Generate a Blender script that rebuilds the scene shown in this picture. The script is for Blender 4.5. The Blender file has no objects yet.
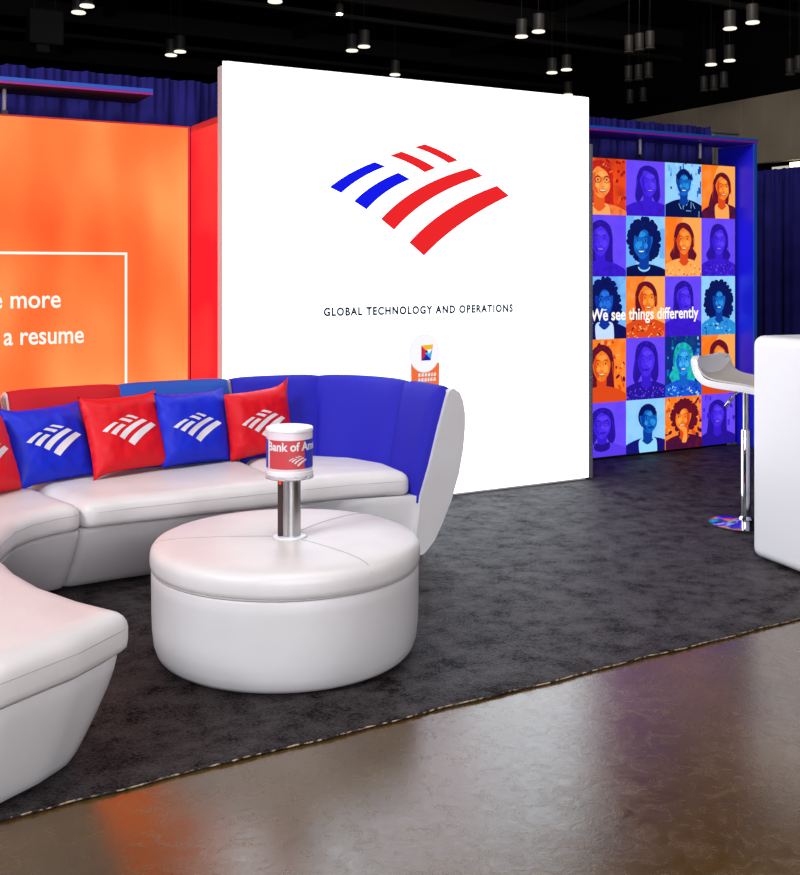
import bpy, bmesh, math, random
from mathutils import Vector, Matrix, noise
random.seed(7)
SC = bpy.context.scene
COL = SC.collection
R = math.radians

# ------------------------------------------------------------------ camera
FOC, VPX, CX, HOR, HC = 1060.0, 2310.0, 400.0, 270.0, 1.6
ANG = math.atan2(VPX - CX, FOC)
FW = Vector((math.cos(ANG), math.sin(ANG), 0)); RT = Vector((math.sin(ANG), -math.cos(ANG), 0))
def ray(u, v): return FW + RT*((u-CX)/FOC) - Vector((0, 0, 1))*((v-HOR)/FOC)
def atz(u, v, z):
    d = ray(u, v); return Vector((0, 0, HC)) + d*((z-HC)/d.z)
def atx(u, v, x):
    d = ray(u, v); return Vector((0, 0, HC)) + d*(x/d.x)

cd = bpy.data.cameras.new('camera'); cam = bpy.data.objects.new('camera', cd); COL.objects.link(cam)
cam.location = (0, 0, HC); cam.rotation_euler = (R(90), 0, ANG - R(90))
cd.sensor_fit = 'HORIZONTAL'; cd.sensor_width = 36; cd.lens = 36*FOC/800; cd.shift_y = (HOR-437.5)/800
cd.clip_end = 300
SC.camera = cam

# ------------------------------------------------------------------ materials
def s2l(c):
    o = []
    for x in c[:3]:
        x /= 255.0
        o.append(x/12.92 if x <= 0.04045 else ((x+0.055)/1.055)**2.4)
    return (o[0], o[1], o[2], 1)

def mat(name, rgb, rough=0.5, metal=0.0, spec=0.5, bump=None, vary=None, coat=0, trans=0, sheen=0, ior=None):
    m = bpy.data.materials.new(name); m.use_nodes = True
    nt = m.node_tree; b = nt.nodes['Principled BSDF']
    b.inputs['Base Color'].default_value = s2l(rgb); b.inputs['Roughness'].default_value = rough
    b.inputs['Metallic'].default_value = metal; b.inputs['Specular IOR Level'].default_value = spec
    if coat: b.inputs['Coat Weight'].default_value = coat; b.inputs['Coat Roughness'].default_value = 0.12
    if trans: b.inputs['Transmission Weight'].default_value = trans
    if ior: b.inputs['IOR'].default_value = ior
    if sheen: b.inputs['Sheen Weight'].default_value = sheen
    tc = nt.nodes.new('ShaderNodeTexCoord')
    if bump:
        scale, strength, dist = bump
        n = nt.nodes.new('ShaderNodeTexNoise'); n.inputs['Scale'].default_value = scale; n.inputs['Detail'].default_value = 6
        bp = nt.nodes.new('ShaderNodeBump'); bp.inputs['Strength'].default_value = strength; bp.inputs['Distance'].default_value = dist
        nt.links.new(tc.outputs['Object'], n.inputs['Vector']); nt.links.new(n.outputs['Fac'], bp.inputs['Height'])
        nt.links.new(bp.outputs['Normal'], b.inputs['Normal'])
    if vary:
        rgb2, scale, lo, hi = vary
        n = nt.nodes.new('ShaderNodeTexNoise'); n.inputs['Scale'].default_value = scale; n.inputs['Detail'].default_value = 5
        r = nt.nodes.new('ShaderNodeMapRange'); r.inputs[1].default_value = lo; r.inputs[2].default_value = hi
        mx = nt.nodes.new('ShaderNodeMix'); mx.data_type = 'RGBA'
        mx.inputs[6].default_value = s2l(rgb); mx.inputs[7].default_value = s2l(rgb2)
        nt.links.new(tc.outputs['Object'], n.inputs['Vector']); nt.links.new(n.outputs['Fac'], r.inputs[0])
        nt.links.new(r.outputs[0], mx.inputs[0]); nt.links.new(mx.outputs[2], b.inputs['Base Color'])
    return m

def emat(name, rgb, strength=1.0, vary=None):
    """a backlit print or a lamp: gives off its own light"""
    m = bpy.data.materials.new(name); m.use_nodes = True
    nt = m.node_tree; b = nt.nodes['Principled BSDF']
    b.inputs['Base Color'].default_value = (0.004, 0.004, 0.004, 1); b.inputs['Roughness'].default_value = 0.7
    b.inputs['Specular IOR Level'].default_value = 0.0
    b.inputs['Emission Color'].default_value = s2l(rgb); b.inputs['Emission Strength'].default_value = strength
    if vary:
        rgb2, scale, lo, hi = vary
        tc = nt.nodes.new('ShaderNodeTexCoord')
        n = nt.nodes.new('ShaderNodeTexNoise'); n.inputs['Scale'].default_value = scale; n.inputs['Detail'].default_value = 2
        r = nt.nodes.new('ShaderNodeMapRange'); r.inputs[1].default_value = lo; r.inputs[2].default_value = hi
        mx = nt.nodes.new('ShaderNodeMix'); mx.data_type = 'RGBA'
        mx.inputs[6].default_value = s2l(rgb); mx.inputs[7].default_value = s2l(rgb2)
        nt.links.new(tc.outputs['Object'], n.inputs['Vector']); nt.links.new(n.outputs['Fac'], r.inputs[0])
        nt.links.new(r.outputs[0], mx.inputs[0]); nt.links.new(mx.outputs[2], b.inputs['Emission Color'])
    return m

M = {}
M['leather'] = mat('white_leather', (218, 216, 217), 0.42, spec=0.4, bump=(9, 0.10, 0.02), vary=((211, 208, 209), 3, 0.35, 0.7))
M['leather2'] = mat('white_leather_cushion', (228, 224, 224), 0.4, spec=0.45, bump=(7, 0.16, 0.02), vary=((219, 215, 215), 4, 0.35, 0.7))
M['seam'] = mat('seam_thread', (176, 170, 168), 0.65)
M['darkgap'] = mat('dark_gap', (70, 62, 64), 0.9)
M['blue_fab'] = mat('dark_blue_fabric', (36, 33, 174), 0.75, spec=0.25, bump=(300, 0.1, 0.002))
M['lblue_fab'] = mat('mid_blue_fabric', (38, 84, 178), 0.75, spec=0.25, bump=(300, 0.1, 0.002))
M['red_fab'] = mat('red_fabric', (196, 26, 40), 0.75, spec=0.25, bump=(300, 0.1, 0.002))
M['pil_blue'] = mat('blue_satin', (18, 40, 205), 0.5, spec=0.3, bump=(14, 0.25, 0.01))
M['pil_red'] = mat('red_satin', (222, 14, 30), 0.5, spec=0.3, bump=(14, 0.25, 0.01))
M['print_white'] = mat('white_print', (232, 226, 230), 0.6)
M['chrome'] = mat('chrome', (225, 225, 230), 0.08, metal=1)
M['steel'] = mat('brushed_steel', (200, 198, 198), 0.28, metal=1)
M['alu'] = mat('grey_aluminium', (150, 150, 158), 0.4, metal=0.6)
M['dark_alu'] = mat('dark_aluminium', (60, 58, 66), 0.45, metal=0.4)
M['pink_alu'] = mat('painted_frame', (205, 195, 195), 0.5)
M['black'] = mat('black_plastic', (18, 17, 20), 0.5)
M['white_gloss'] = mat('white_gloss_plastic', (236, 236, 240), 0.22, spec=0.5)
M['white_plain'] = mat('white_acrylic', (240, 236, 238), 0.3)
M['grey_pad'] = mat('pale_grey_pad', (196, 190, 186), 0.6)
M['counter'] = mat('white_counter', (244, 245, 249), 0.3, spec=0.45)
M['drape'] = mat('navy_drape', (38, 34, 114), 0.85, spec=0.1, sheen=0, vary=((30, 27, 92), 5, 0.3, 0.7))
M['can_blue'] = mat('blue_trim', (24, 84, 190), 0.45)
M['can_uplit'] = mat('magenta_uplight', (150, 28, 150), 0.45)  # uplight from the light boxes, painted as a magenta canopy edge
M['can_under_glow'] = mat('violet_glow_underside', (70, 40, 220), 0.5)  # violet glow under the right canopy, put into the board's colour
M['can_under'] = mat('canopy_underside', (22, 18, 34), 0.7)
M['booth_blue'] = mat('royal_blue_panel', (28, 26, 232), 0.4)
M['binding'] = mat('frayed_binding', (176, 158, 132), 0.9, bump=(60, 0.6, 0.01), vary=((34, 26, 22), 45, 0.4, 0.55))
M['lamp_body'] = mat('lamp_housing', (66, 66, 68), 0.5)
M['lamp_lens'] = emat('lamp_lens', (255, 248, 230), 1.2)
M['lamp_off'] = mat('lamp_lens_off', (90, 90, 88), 0.4)
M['star'] = emat('bright_lens', (255, 238, 210), 14.0)
M['hall_ceiling'] = mat('black_ceiling', (18, 17, 19), 0.9, spec=0.1)
M['hall_wall'] = mat('dark_hall_wall', (16, 15, 17), 0.9, spec=0.1)
M['airwall'] = mat('taupe_wall_panel', (196, 184, 166), 0.8, vary=((178, 166, 150), 0.6, 0.3, 0.7))
M['red_led'] = emat('red_indicator', (255, 70, 20), 1.5)
M['screen_white'] = emat('backlit_white_fabric', (236, 245, 255), 2.6)
M['screen_red'] = emat('backlit_red_print', (238, 36, 40), 1.0)
M['screen_blue'] = emat('backlit_blue_print', (14, 22, 235), 1.0)
M['screen_black'] = emat('backlit_black_print', (44, 44, 50), 1.0)
M['screen_grey'] = emat('backlit_grey_print', (196, 196, 200), 1.0)
M['screen_pink'] = emat('backlit_pale_red_print', (222, 150, 150), 1.0)
M['badge_white'] = emat('badge_white', (250, 250, 255), 1.0)
M['badge_rim'] = emat('badge_rim', (226, 226, 232), 1.0)
M['badge_orange'] = emat('badge_orange', (245, 112, 56), 1.0)
M['em_yellow'] = emat('emblem_yellow', (250, 185, 40), 1.0)
M['em_navy'] = emat('emblem_navy', (30, 36, 160), 1.0)
M['em_cyan'] = emat('emblem_cyan', (60, 175, 235), 1.0)
M['em_red'] = emat('emblem_red', (205, 40, 70), 1.0)
M['red_box'] = emat('backlit_red_fabric', (255, 24, 34), 1.5, vary=((255, 52, 46), 0.9, 0.4, 0.6))
M['red_frame'] = mat('red_frame_edge', (205, 44, 44), 0.5)
M['text_white'] = emat('backlit_white_print', (255, 246, 238), 1.1)

def hot(c, k):
    l = s2l(c); return (l[0], l[1]/k, l[2]/k, 1)
def orange_mat():
    m = emat('backlit_orange_print', (255, 110, 50), 1.6)
    nt = m.node_tree; b = nt.nodes['Principled BSDF']
    tc = nt.nodes.new('ShaderNodeTexCoord'); n = nt.nodes.new('ShaderNodeTexNoise')
    mp = nt.nodes.new('ShaderNodeMapping'); mp.inputs['Scale'].default_value = (1.0, 1.0, 0.45)
    n.inputs['Scale'].default_value = 1.9; n.inputs['Detail'].default_value = 1.5
    cr = nt.nodes.new('ShaderNodeValToRGB')
    e = cr.color_ramp.elements
    e[0].position = 0.24; e[0].color = hot((255, 88, 36), 1.6); e[1].position = 0.64; e[1].color = hot((255, 162, 90), 1.6)
    x = e.new(0.44); x.color = hot((255, 126, 62), 1.6)
    nt.links.new(tc.outputs['Object'], mp.inputs[0]); nt.links.new(mp.outputs[0], n.inputs['Vector'])
    nt.links.new(n.outputs['Fac'], cr.inputs[0]); nt.links.new(cr.outputs[0], b.inputs['Emission Color'])
    return m
M['orange'] = orange_mat()

def carpet_mat():
    m = mat('charcoal_carpet', (44, 42, 46), 0.55, spec=0.4)
    nt = m.node_tree; b = nt.nodes['Principled BSDF']; L = nt.links.new
    tc = nt.nodes.new('ShaderNodeTexCoord')
    n1 = nt.nodes.new('ShaderNodeTexNoise'); n1.inputs['Scale'].default_value = 6.5; n1.inputs['Detail'].default_value = 10; n1.inputs['Roughness'].default_value = 0.78
    n2 = nt.nodes.new('ShaderNodeTexNoise'); n2.inputs['Scale'].default_value = 95; n2.inputs['Detail'].default_value = 3
    L(tc.outputs['Object'], n1.inputs['Vector']); L(tc.outputs['Object'], n2.inputs['Vector'])
    mt = nt.nodes.new('ShaderNodeMath'); mt.operation = 'MULTIPLY_ADD'; mt.inputs[1].default_value = 0.5
    L(n2.outputs['Fac'], mt.inputs[0]); L(n1.outputs['Fac'], mt.inputs[2])
    cr = nt.nodes.new('ShaderNodeValToRGB'); e = cr.color_ramp.elements
    e[0].position = 0.58; e[0].color = s2l((17, 11, 11)); e[1].position = 0.92; e[1].color = s2l((68, 60, 62))
    L(mt.outputs[0], cr.inputs[0]); L(cr.outputs[0], b.inputs['Base Color'])
    b1 = nt.nodes.new('ShaderNodeBump'); b1.inputs['Strength'].default_value = 1.0; b1.inputs['Distance'].default_value = 0.035
    sp = nt.nodes.new('ShaderNodeMapRange'); sp.inputs[1].default_value = 0.62; sp.inputs[2].default_value = 0.9; sp.inputs[3].default_value = 0.03; sp.inputs[4].default_value = 0.55
    L(mt.outputs[0], sp.inputs[0]); L(sp.outputs[0], b.inputs['Specular IOR Level'])
    L(mt.outputs[0], b1.inputs['Height']); L(b1.outputs['Normal'], b.inputs['Normal'])
    return m
M['carpet'] = carpet_mat()

def concrete_mat():
    m = mat('polished_concrete', (100, 84, 66), 0.3, spec=0.5, ior=2.1)
    nt = m.node_tree; b = nt.nodes['Principled BSDF']; L = nt.links.new
    tc = nt.nodes.new('ShaderNodeTexCoord')
    n1 = nt.nodes.new('ShaderNodeTexNoise'); n1.inputs['Scale'].default_value = 1.3; n1.inputs['Detail'].default_value = 9; n1.inputs['Roughness'].default_value = 0.65
    L(tc.outputs['Object'], n1.inputs['Vector'])
    cr = nt.nodes.new('ShaderNodeValToRGB'); e = cr.color_ramp.elements
    e[0].position = 0.3; e[0].color = s2l((66, 43, 6)); e[1].position = 0.72; e[1].color = s2l((96, 74, 40))
    x = e.new(0.5); x.color = s2l((80, 56, 14))
    L(cr.outputs[0], b.inputs['Base Color'])
    n2 = nt.nodes.new('ShaderNodeTexNoise'); n2.inputs['Scale'].default_value = 13; n2.inputs['Detail'].default_value = 8; n2.inputs['Roughness'].default_value = 0.7; n2.inputs['Distortion'].default_value = 1.5
    L(tc.outputs['Object'], n2.inputs['Vector'])
    ad = nt.nodes.new('ShaderNodeMath'); ad.operation = 'MULTIPLY_ADD'; ad.inputs[1].default_value = 0.45; L(n2.outputs['Fac'], ad.inputs[0])
    sb = nt.nodes.new('ShaderNodeMath'); sb.operation = 'SUBTRACT'; sb.inputs[1].default_value = 0.225; L(n1.outputs['Fac'], sb.inputs[0]); L(sb.outputs[0], ad.inputs[2]); L(ad.outputs[0], cr.inputs[0])
    r = nt.nodes.new('ShaderNodeMapRange'); r.inputs[1].default_value = 0.3; r.inputs[2].default_value = 0.7; r.inputs[3].default_value = 0.16; r.inputs[4].default_value = 0.32
    L(n2.outputs['Fac'], r.inputs[0]); L(r.outputs[0], b.inputs['Roughness'])
    bp = nt.nodes.new('ShaderNodeBump'); bp.inputs['Strength'].default_value = 0.07; bp.inputs['Distance'].default_value = 0.01
    L(n2.outputs['Fac'], bp.inputs['Height']); L(bp.outputs['Normal'], b.inputs['Normal'])
    return m
M['concrete'] = concrete_mat()

# ------------------------------------------------------------------ building helpers
def top(o, label=None, cat=None, group=None, kind=None):
    if label: o['label'] = label
    if cat: o['category'] = cat
    if group: o['group'] = group
    if kind: o['kind'] = kind
    return o
def empty(name, loc, label, cat, group=None):
    o = bpy.data.objects.new(name, None); o.empty_display_size = 0.1; COL.objects.link(o); o.location = loc
    return top(o, label, cat, group)
def root_loc(p):
    v = Vector((0, 0, 0))
    while p is not None: v += Vector(p.location); p = p.parent
    return v
def obj(name, bm, mats, parent=None, smooth=True, label=None, world=True, auto=None):
    """bm holds world coordinates; the mesh is made local to its parent"""
    me = bpy.data.meshes.new(name)
    if world and parent is not None:
        d = root_loc(parent)
        for v in bm.verts: v.co -= d
    bmesh.ops.recalc_face_normals(bm, faces=bm.faces[:])
    bm.to_mesh(me); bm.free()
    for m in (mats if isinstance(mats, (list, tuple)) else [mats]): me.materials.append(m)
    for p in me.polygons: p.use_smooth = smooth
    if smooth and auto is not None: me.set_sharp_from_angle(angle=R(auto))
    o = bpy.data.objects.new(name, me); COL.objects.link(o); o.parent = parent
    if label: o['label'] = label
    return o
def box(bm, x0, x1, y0, y1, z0, z1, bev=0, seg=2):
    r = bmesh.ops.create_cube(bm, size=1); vs = r['verts']
    for v in vs:
        v.co = Vector((x0+(v.co.x+.5)*(x1-x0), y0+(v.co.y+.5)*(y1-y0), z0+(v.co.z+.5)*(z1-z0)))
    if bev:
        es = list({e for v in vs for e in v.link_edges})
        bmesh.ops.bevel(bm, geom=es, offset=bev, segments=seg, profile=0.5, affect='EDGES')
def boxo(name, dims, m, parent=None, bev=0, seg=2, label=None, smooth=False):
    bm = bmesh.new(); box(bm, *dims, bev=bev, seg=seg); return obj(name, bm, m, parent, smooth=smooth or seg > 2, label=label, auto=35)
def rings(bm, rs, close=True, cap0=True, cap1=True, mi=0):
    n = len(rs[0]); vv = [[bm.verts.new(p) for p in r] for r in rs]
    for a, b in zip(vv[:-1], vv[1:]):
        for i in range(n if close else n-1):
            f = bm.faces.new((a[i], a[(i+1) % n], b[(i+1) % n], b[i])); f.material_index = mi
    if cap0: f = bm.faces.new(vv[0][::-1]); f.material_index = mi
    if cap1: f = bm.faces.new(vv[-1]); f.material_index = mi
    return vv
def lathe(bm, prof, c, n=48, mi=0):
    """prof: (r, z) bottom to top, centre c"""
    rs = [[Vector((c[0]+r*math.cos(2*math.pi*i/n), c[1]+r*math.sin(2*math.pi*i/n), c[2]+z)) for i in range(n)] for r, z in prof]
    rings(bm, rs, mi=mi)
def tube(bm, pts, r, n=8, closed=False):
    pts = [Vector(p) for p in pts]; rs = []
    m = len(pts)
    for i, p in enumerate(pts):
        if closed: t = pts[(i+1) % m]-pts[i-1]
        else: t = pts[min(i+1, m-1)]-pts[max(i-1, 0)]
        t.normalize(); a = Vector((0, 0, 1)) if abs(t.z) < .95 else Vector((1, 0, 0))
        u = t.cross(a).normalized(); w = t.cross(u)
        rs.append([p+u*r*math.cos(2*math.pi*k/n)+w*r*math.sin(2*math.pi*k/n) for k in range(n)])
    if closed: rings(bm, rs+[rs[0]], cap0=False, cap1=False)
    else: rings(bm, rs)
def catmull(P, n=8, closed=False):
    P = [Vector(p) for p in P]; out = []; m = len(P)
    for i in range(m if closed else m-1):
        if closed: a, b, c, d = P[i-1], P[i], P[(i+1) % m], P[(i+2) % m]
        else: a, b, c, d = P[max(i-1, 0)], P[i], P[i+1], P[min(i+2, m-1)]
        for k in range(n):
            t = k/n
            out.append(0.5*((2*b)+(c-a)*t+(2*a-5*b+4*c-d)*t*t+(3*b-a-3*c+d)*t**3))
    if not closed: out.append(P[-1])
    return out
def resample(P, n):
    P = [Vector(p) for p in P]; L = [0]
    for a, b in zip(P[:-1], P[1:]): L.append(L[-1]+(b-a).length)
    out = []; j = 0
    for i in range(n):
        s = L[-1]*i/(n-1)
        while j < len(P)-2 and L[j+1] < s: j += 1
        d = L[j+1]-L[j]; out.append(P[j].lerp(P[j+1], 0 if d == 0 else (s-L[j])/d))
    return out
def qbez(a, m, c, n=10):
    a, m, c = map(Vector, (a, m, c)); k = 2*m-0.5*(a+c)
    return [(1-t)**2*a+2*t*(1-t)*k+t*t*c for t in [i/n for i in range(n+1)]]

_font_h = {}
def text_bm(s, x0, width, base, cap, bold=0.0, spacing=1.0):
    """text as a flat mesh in (x, z), letters' baseline at base, capital height cap"""
    def mk(t):
        c = bpy.data.curves.new('lettering', 'FONT'); c.body = t; c.size = 1; c.space_character = spacing; c.offset = bold
        c.resolution_u = 4
        o = bpy.data.objects.new('lettering', c); COL.objects.link(o)
        bpy.context.view_layer.update()
        me = bpy.data.meshes.new_from_object(o.evaluated_get(bpy.context.evaluated_depsgraph_get()))
        bpy.data.objects.remove(o); bpy.data.curves.remove(c)
        return me
    me = mk('H'); hcap = max(v.co.y for v in me.vertices); bpy.data.meshes.remove(me)
    me = mk(s); bm = bmesh.new(); bm.from_mesh(me); bpy.data.meshes.remove(me)
    xs = [v.co.x for v in bm.verts]; lo, hi = min(xs), max(xs)
    for v in bm.verts:
        v.co = Vector((x0+(v.co.x-lo)/(hi-lo)*width, 0, base+v.co.y*cap/hcap))
    return bm
def split_words(bm, gap):
    """one mesh per word: letters whose extents in x lie closer than gap stay together"""
    bm.verts.index_update(); seen = set(); isl = []
    for v in bm.verts:
        if v in seen: continue
        st = [v]; seen.add(v); grp = []
        while st:
            a = st.pop(); grp.append(a)
            for e in a.link_edges:
                b = e.other_vert(a)
                if b not in seen: seen.add(b); st.append(b)
        isl.append(grp)
    isl.sort(key=lambda g: min(v.co.x for v in g)); words = []; hi = -1e9
    for g in isl:
        lo = min(v.co.x for v in g)
        if lo-hi > gap: words.append([])
        words[-1] += g; hi = max(hi, max(v.co.x for v in g))
    out = []
    for wv in words:
        nb = bmesh.new(); mp = {v: nb.verts.new(v.co) for v in wv}
        for f in {f for v in wv for f in v.link_faces}: nb.faces.new([mp[v] for v in f.verts])
        out.append(nb)
    bm.free(); return out
def flat(bm, y):
    for v in bm.verts: v.co.y = y
    return bm
def poly_xz(bm, pts, y, mi=0):
    f = bm.faces.new([bm.verts.new((p[0], y, p[1])) for p in pts]); f.material_index = mi; return f

# ------------------------------------------------------------------ the setting
def plane_box(name, dims, m):
    o = boxo(name, dims, m); return top(o, kind='structure')
plane_box('floor', (-14, 45, -10, 62, -0.2, 0.0), M['concrete'])
plane_box('ceiling', (-14, 45, -10, 62, 12.0, 12.3), M['hall_ceiling'])
plane_box('wall_back', (-14, 45, 62, 62.3, 0, 12.0), M['hall_wall'])
plane_box('wall_left', (-14.3, -14, -10, 62, 0, 12.0), M['hall_wall'])
# side wall: dark recess below, tall taupe movable panels above
plane_box('wall_right', (32.9, 33.3, -10, 62, 0, 12.0), M['hall_wall'])
bm = bmesh.new(); box(bm, 32.0, 32.9, 8, 61.9, 5.79, 8.3)
for i in range(44):
    y = 8.4+1.2*i; box(bm, 31.975, 32.0, y, y+0.06, 5.8, 8.29)
box(bm, 31.92, 32.0, 8, 61.9, 5.72, 5.86)
top(obj('trim_1', bm, M['airwall'], smooth=False), kind='structure')

# carpet
bm = bmesh.new()
def carpet_edge(x): return 3.262+0.028*(x-0.8)+0.004*math.sin(7*x)+0.003*math.sin(19*x+1)
nx, ny = 140, 40
gr = []
for i in range(nx+1):
    x = -4+13.4*i/nx; y0 = carpet_edge(x); row = []
    for j in range(ny+1):
        y = y0+(7.6-y0)*(j/ny)
        row.append(bm.verts.new((x, y, 0.010+0.003*noise.noise(Vector((x*1.7, y*1.7, 0))))))
    gr.append(row)
for i in range(nx):
    for j in range(ny): bm.faces.new((gr[i][j], gr[i+1][j], gr[i+1][j+1], gr[i][j+1]))
fr = [bm.verts.new((g[0].co.x, g[0].co.y-0.002, 0.0005)) for g in gr]
for i in range(nx): bm.faces.new((fr[i], fr[i+1], gr[i+1][0], gr[i][0]))
carpet = obj('carpet', bm, M['carpet']); top(carpet, 'charcoal black carpet spread under the white sofa and round ottoman', 'carpet')
bm = bmesh.new()
pts = [(-4+13.4*i/500, carpet_edge(-4+13.4*i/500)-0.004+0.002*random.random(), 0.006+0.003*random.random()) for i in range(501)]
tube(bm, pts, 0.0028, 5)
obj('edge_binding', bm, M['binding'], carpet, label='pale frayed edge of the carpet')

# ------------------------------------------------------------------ the flag emblem (stripes in metres, 1.44 wide, seen on the light wall)
STR = [('b', [(2.991, 2.147), (3.146, 2.248), (3.327, 2.33), (3.411, 2.304), (3.226, 2.218), (3.077, 2.112)]),
       ('b', [(3.172, 2.06), (3.321, 2.174), (3.51, 2.266), (3.603, 2.225), (3.417, 2.132), (3.266, 2.007)]),
       ('r', [(3.635, 2.447), (3.781, 2.407), (3.914, 2.35), (3.993, 2.374), (3.863, 2.43), (3.719, 2.473)]),
       ('r', [(3.44, 2.378), (3.587, 2.338), (3.719, 2.277), (3.808, 2.312), (3.678, 2.368), (3.534, 2.412)]),
       ('r', [(3.375, 1.946), (3.686, 2.171), (4.104, 2.326), (4.204, 2.273), (3.785, 2.105), (3.477, 1.873)]),
       ('r', [(3.595, 1.789), (3.91, 2.027), (4.323, 2.208), (4.43, 2.139), (4.03, 1.936), (3.713, 1.699)])]
EC = (3.71, 2.086); EW = 1.44
def emblem(bm, fn, mi_b=0, mi_r=0, nu=14, nv=3, only=None, fat=1.0):
    """lays the six stripes down through fn(x, z) with x, z in emblem widths about its centre"""
    for k, (c, p) in enumerate(STR):
        q = [Vector(((a-EC[0])/EW, (b-EC[1])/EW)) for a, b in p]
        A = qbez(q[0], q[1], q[2], nu); B = qbez(q[5], q[4], q[3], nu)
        vs = [[bm.verts.new(fn(*(A[i].lerp(B[i], 0.5+(j/nv-0.5)*fat)))) for j in range(nv+1)] for i in range(nu+1)]
        for i in range(nu):
            for j in range(nv):
                f = bm.faces.new((vs[i][j], vs[i+1][j], vs[i+1][j+1], vs[i][j+1])); f.material_index = mi_b if c == 'b' else mi_r

# ------------------------------------------------------------------ big white light wall
WX0, WX1, WY, WH = 2.25, 5.168, 6.35, 2.915
wall = empty('light_wall', (3.7, WY, 0), 'tall square white backlit display wall with red and blue flag emblem', 'display wall')
bm = bmesh.new()
box(bm, WX0, WX0+0.03, WY+0.004, WY+0.085, 0.012, WH); box(bm, WX1-0.03, WX1, WY+0.004, WY+0.085, 0.012, WH)
box(bm, WX0, WX1, WY+0.004, WY+0.085, WH-0.03, WH); box(bm, WX0, WX1, WY+0.004, WY+0.085, 0.012, 0.04)
box(bm, WX0+0.03, WX1-0.03, WY+0.06, WY+0.085, 0.04, WH-0.03)
obj('frame', bm, M['pink_alu'], wall, smooth=False)
boxo('face', (WX0+0.004, WX1-0.004, WY, WY+0.012, 0.025, WH-0.004), M['screen_white'], wall)
bm = bmesh.new(); emblem(bm, lambda x, z: (EC[0]+x*EW, WY-0.002, EC[1]+z*EW), 0, 1)
obj('emblem', bm, [M['screen_blue'], M['screen_red']], wall, smooth=False, label='red and blue striped flag emblem')
bm = bmesh.new()
tube(bm, [(3.867+0.031*math.cos(a), WY-0.002, 1.726+0.034*math.sin(a)) for a in [2*math.pi*i/28 for i in range(28)]], 0.003, 4, closed=True)
obj('registered_ring', bm, M['screen_pink'], wall)
tb = flat(text_bm('R', 3.856, 0.022, 1.713, 0.028), WY-0.002); obj('registered_mark', tb, M['screen_pink'], wall, smooth=False)
tb = flat(text_bm('GLOBAL TECHNOLOGY AND OPERATIONS', 2.948, 1.515, 1.298, 0.054, spacing=1.22, bold=0.05), WY-0.002)
[obj('lettering', b, M['screen_black'], wall, smooth=False) for b in split_words(tb, 0.028)]
# small printed badge: pale disc with a coloured square mark over an orange tab
bm = bmesh.new(); bc = (3.717, 1.022)
n = 24
poly_xz(bm, [(3.608, 0.955), (3.612, 0.72), (3.836, 0.72), (3.838, 0.955)], WY-0.002, 0)
poly_xz(bm, [(bc[0]+0.124*math.cos(2*math.pi*i/n), bc[1]+0.134*math.sin(2*math.pi*i/n)) for i in range(n)], WY-0.003, 1)
poly_xz(bm, [(bc[0]+0.118*math.cos(2*math.pi*i/n), bc[1]+0.128*math.sin(2*math.pi*i/n)) for i in range(n)], WY-0.004, 2)
ex, ez = 3.69, 0.972
poly_xz(bm, [(ex, ez), (ex+0.075, ez+0.0), (ex+0.096, ez+0.11), (ex, ez+0.105)], WY-0.005, 4)
poly_xz(bm, [(ex, ez+0.105), (ex+0.096, ez+0.11), (ex+0.09, ez+0.08), (ex+0.035, ez+0.07)], WY-0.006, 3)
poly_xz(bm, [(ex, ez), (ex, ez+0.105), (ex+0.035, ez+0.07), (ex+0.03, ez+0.03)], WY-0.006, 6)
poly_xz(bm, [(ex+0.03, ez+0.05), (ex+0.09, ez+0.08), (ex+0.075, ez+0.01)], WY-0.0065, 5)
poly_xz(bm, [(ex+0.045, ez+0.075), (ex+0.088, ez+0.078), (ex+0.06, ez+0.045)], WY-0.007, 2)
for row, z in enumerate((0.862, 0.828)):
    x = 3.665
    for k in range(6):
        w = random.uniform(0.014, 0.022)
        poly_xz(bm, [(x, z), (x+w, z), (x+w*0.9, z+0.024), (x+w*0.2, z+0.022)], WY-0.003, 1); x += w+0.005
obj('badge', bm, [M['badge_orange'], M['badge_rim'], M['badge_white'], M['em_yellow'], M['em_navy'], M['em_cyan'], M['em_red']], wall, smooth=False,
    label='round white printed badge with coloured square mark and orange tab')
# faint handwriting low on the right
bm = bmesh.new(); random.seed(3)
def scrawl(x0, x1, z, h, step):
    pts = []; x = x0
    while x < x1:
        pts.append((x, WY-0.002, z+random.uniform(0, h))); x += random.uniform(0.4, 1.2)*step
    tube(bm, pts, 0.0016, 4)
scrawl(4.09, 4.46, 0.545, 0.022, 0.012); scrawl(4.04, 4.16, 0.54, 0.02, 0.01)
obj('grey_scribble', bm, M['screen_grey'], wall)
bm = bmesh.new(); scrawl(4.06, 4.2, 0.435, 0.06, 0.018); scrawl(4.21, 4.28, 0.455, 0.05, 0.012); scrawl(4.3, 4.36, 0.45, 0.05, 0.014); scrawl(4.385, 4.41, 0.47, 0.03, 0.01)
obj('red_scribble', bm, M['screen_pink'], wall)

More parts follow.
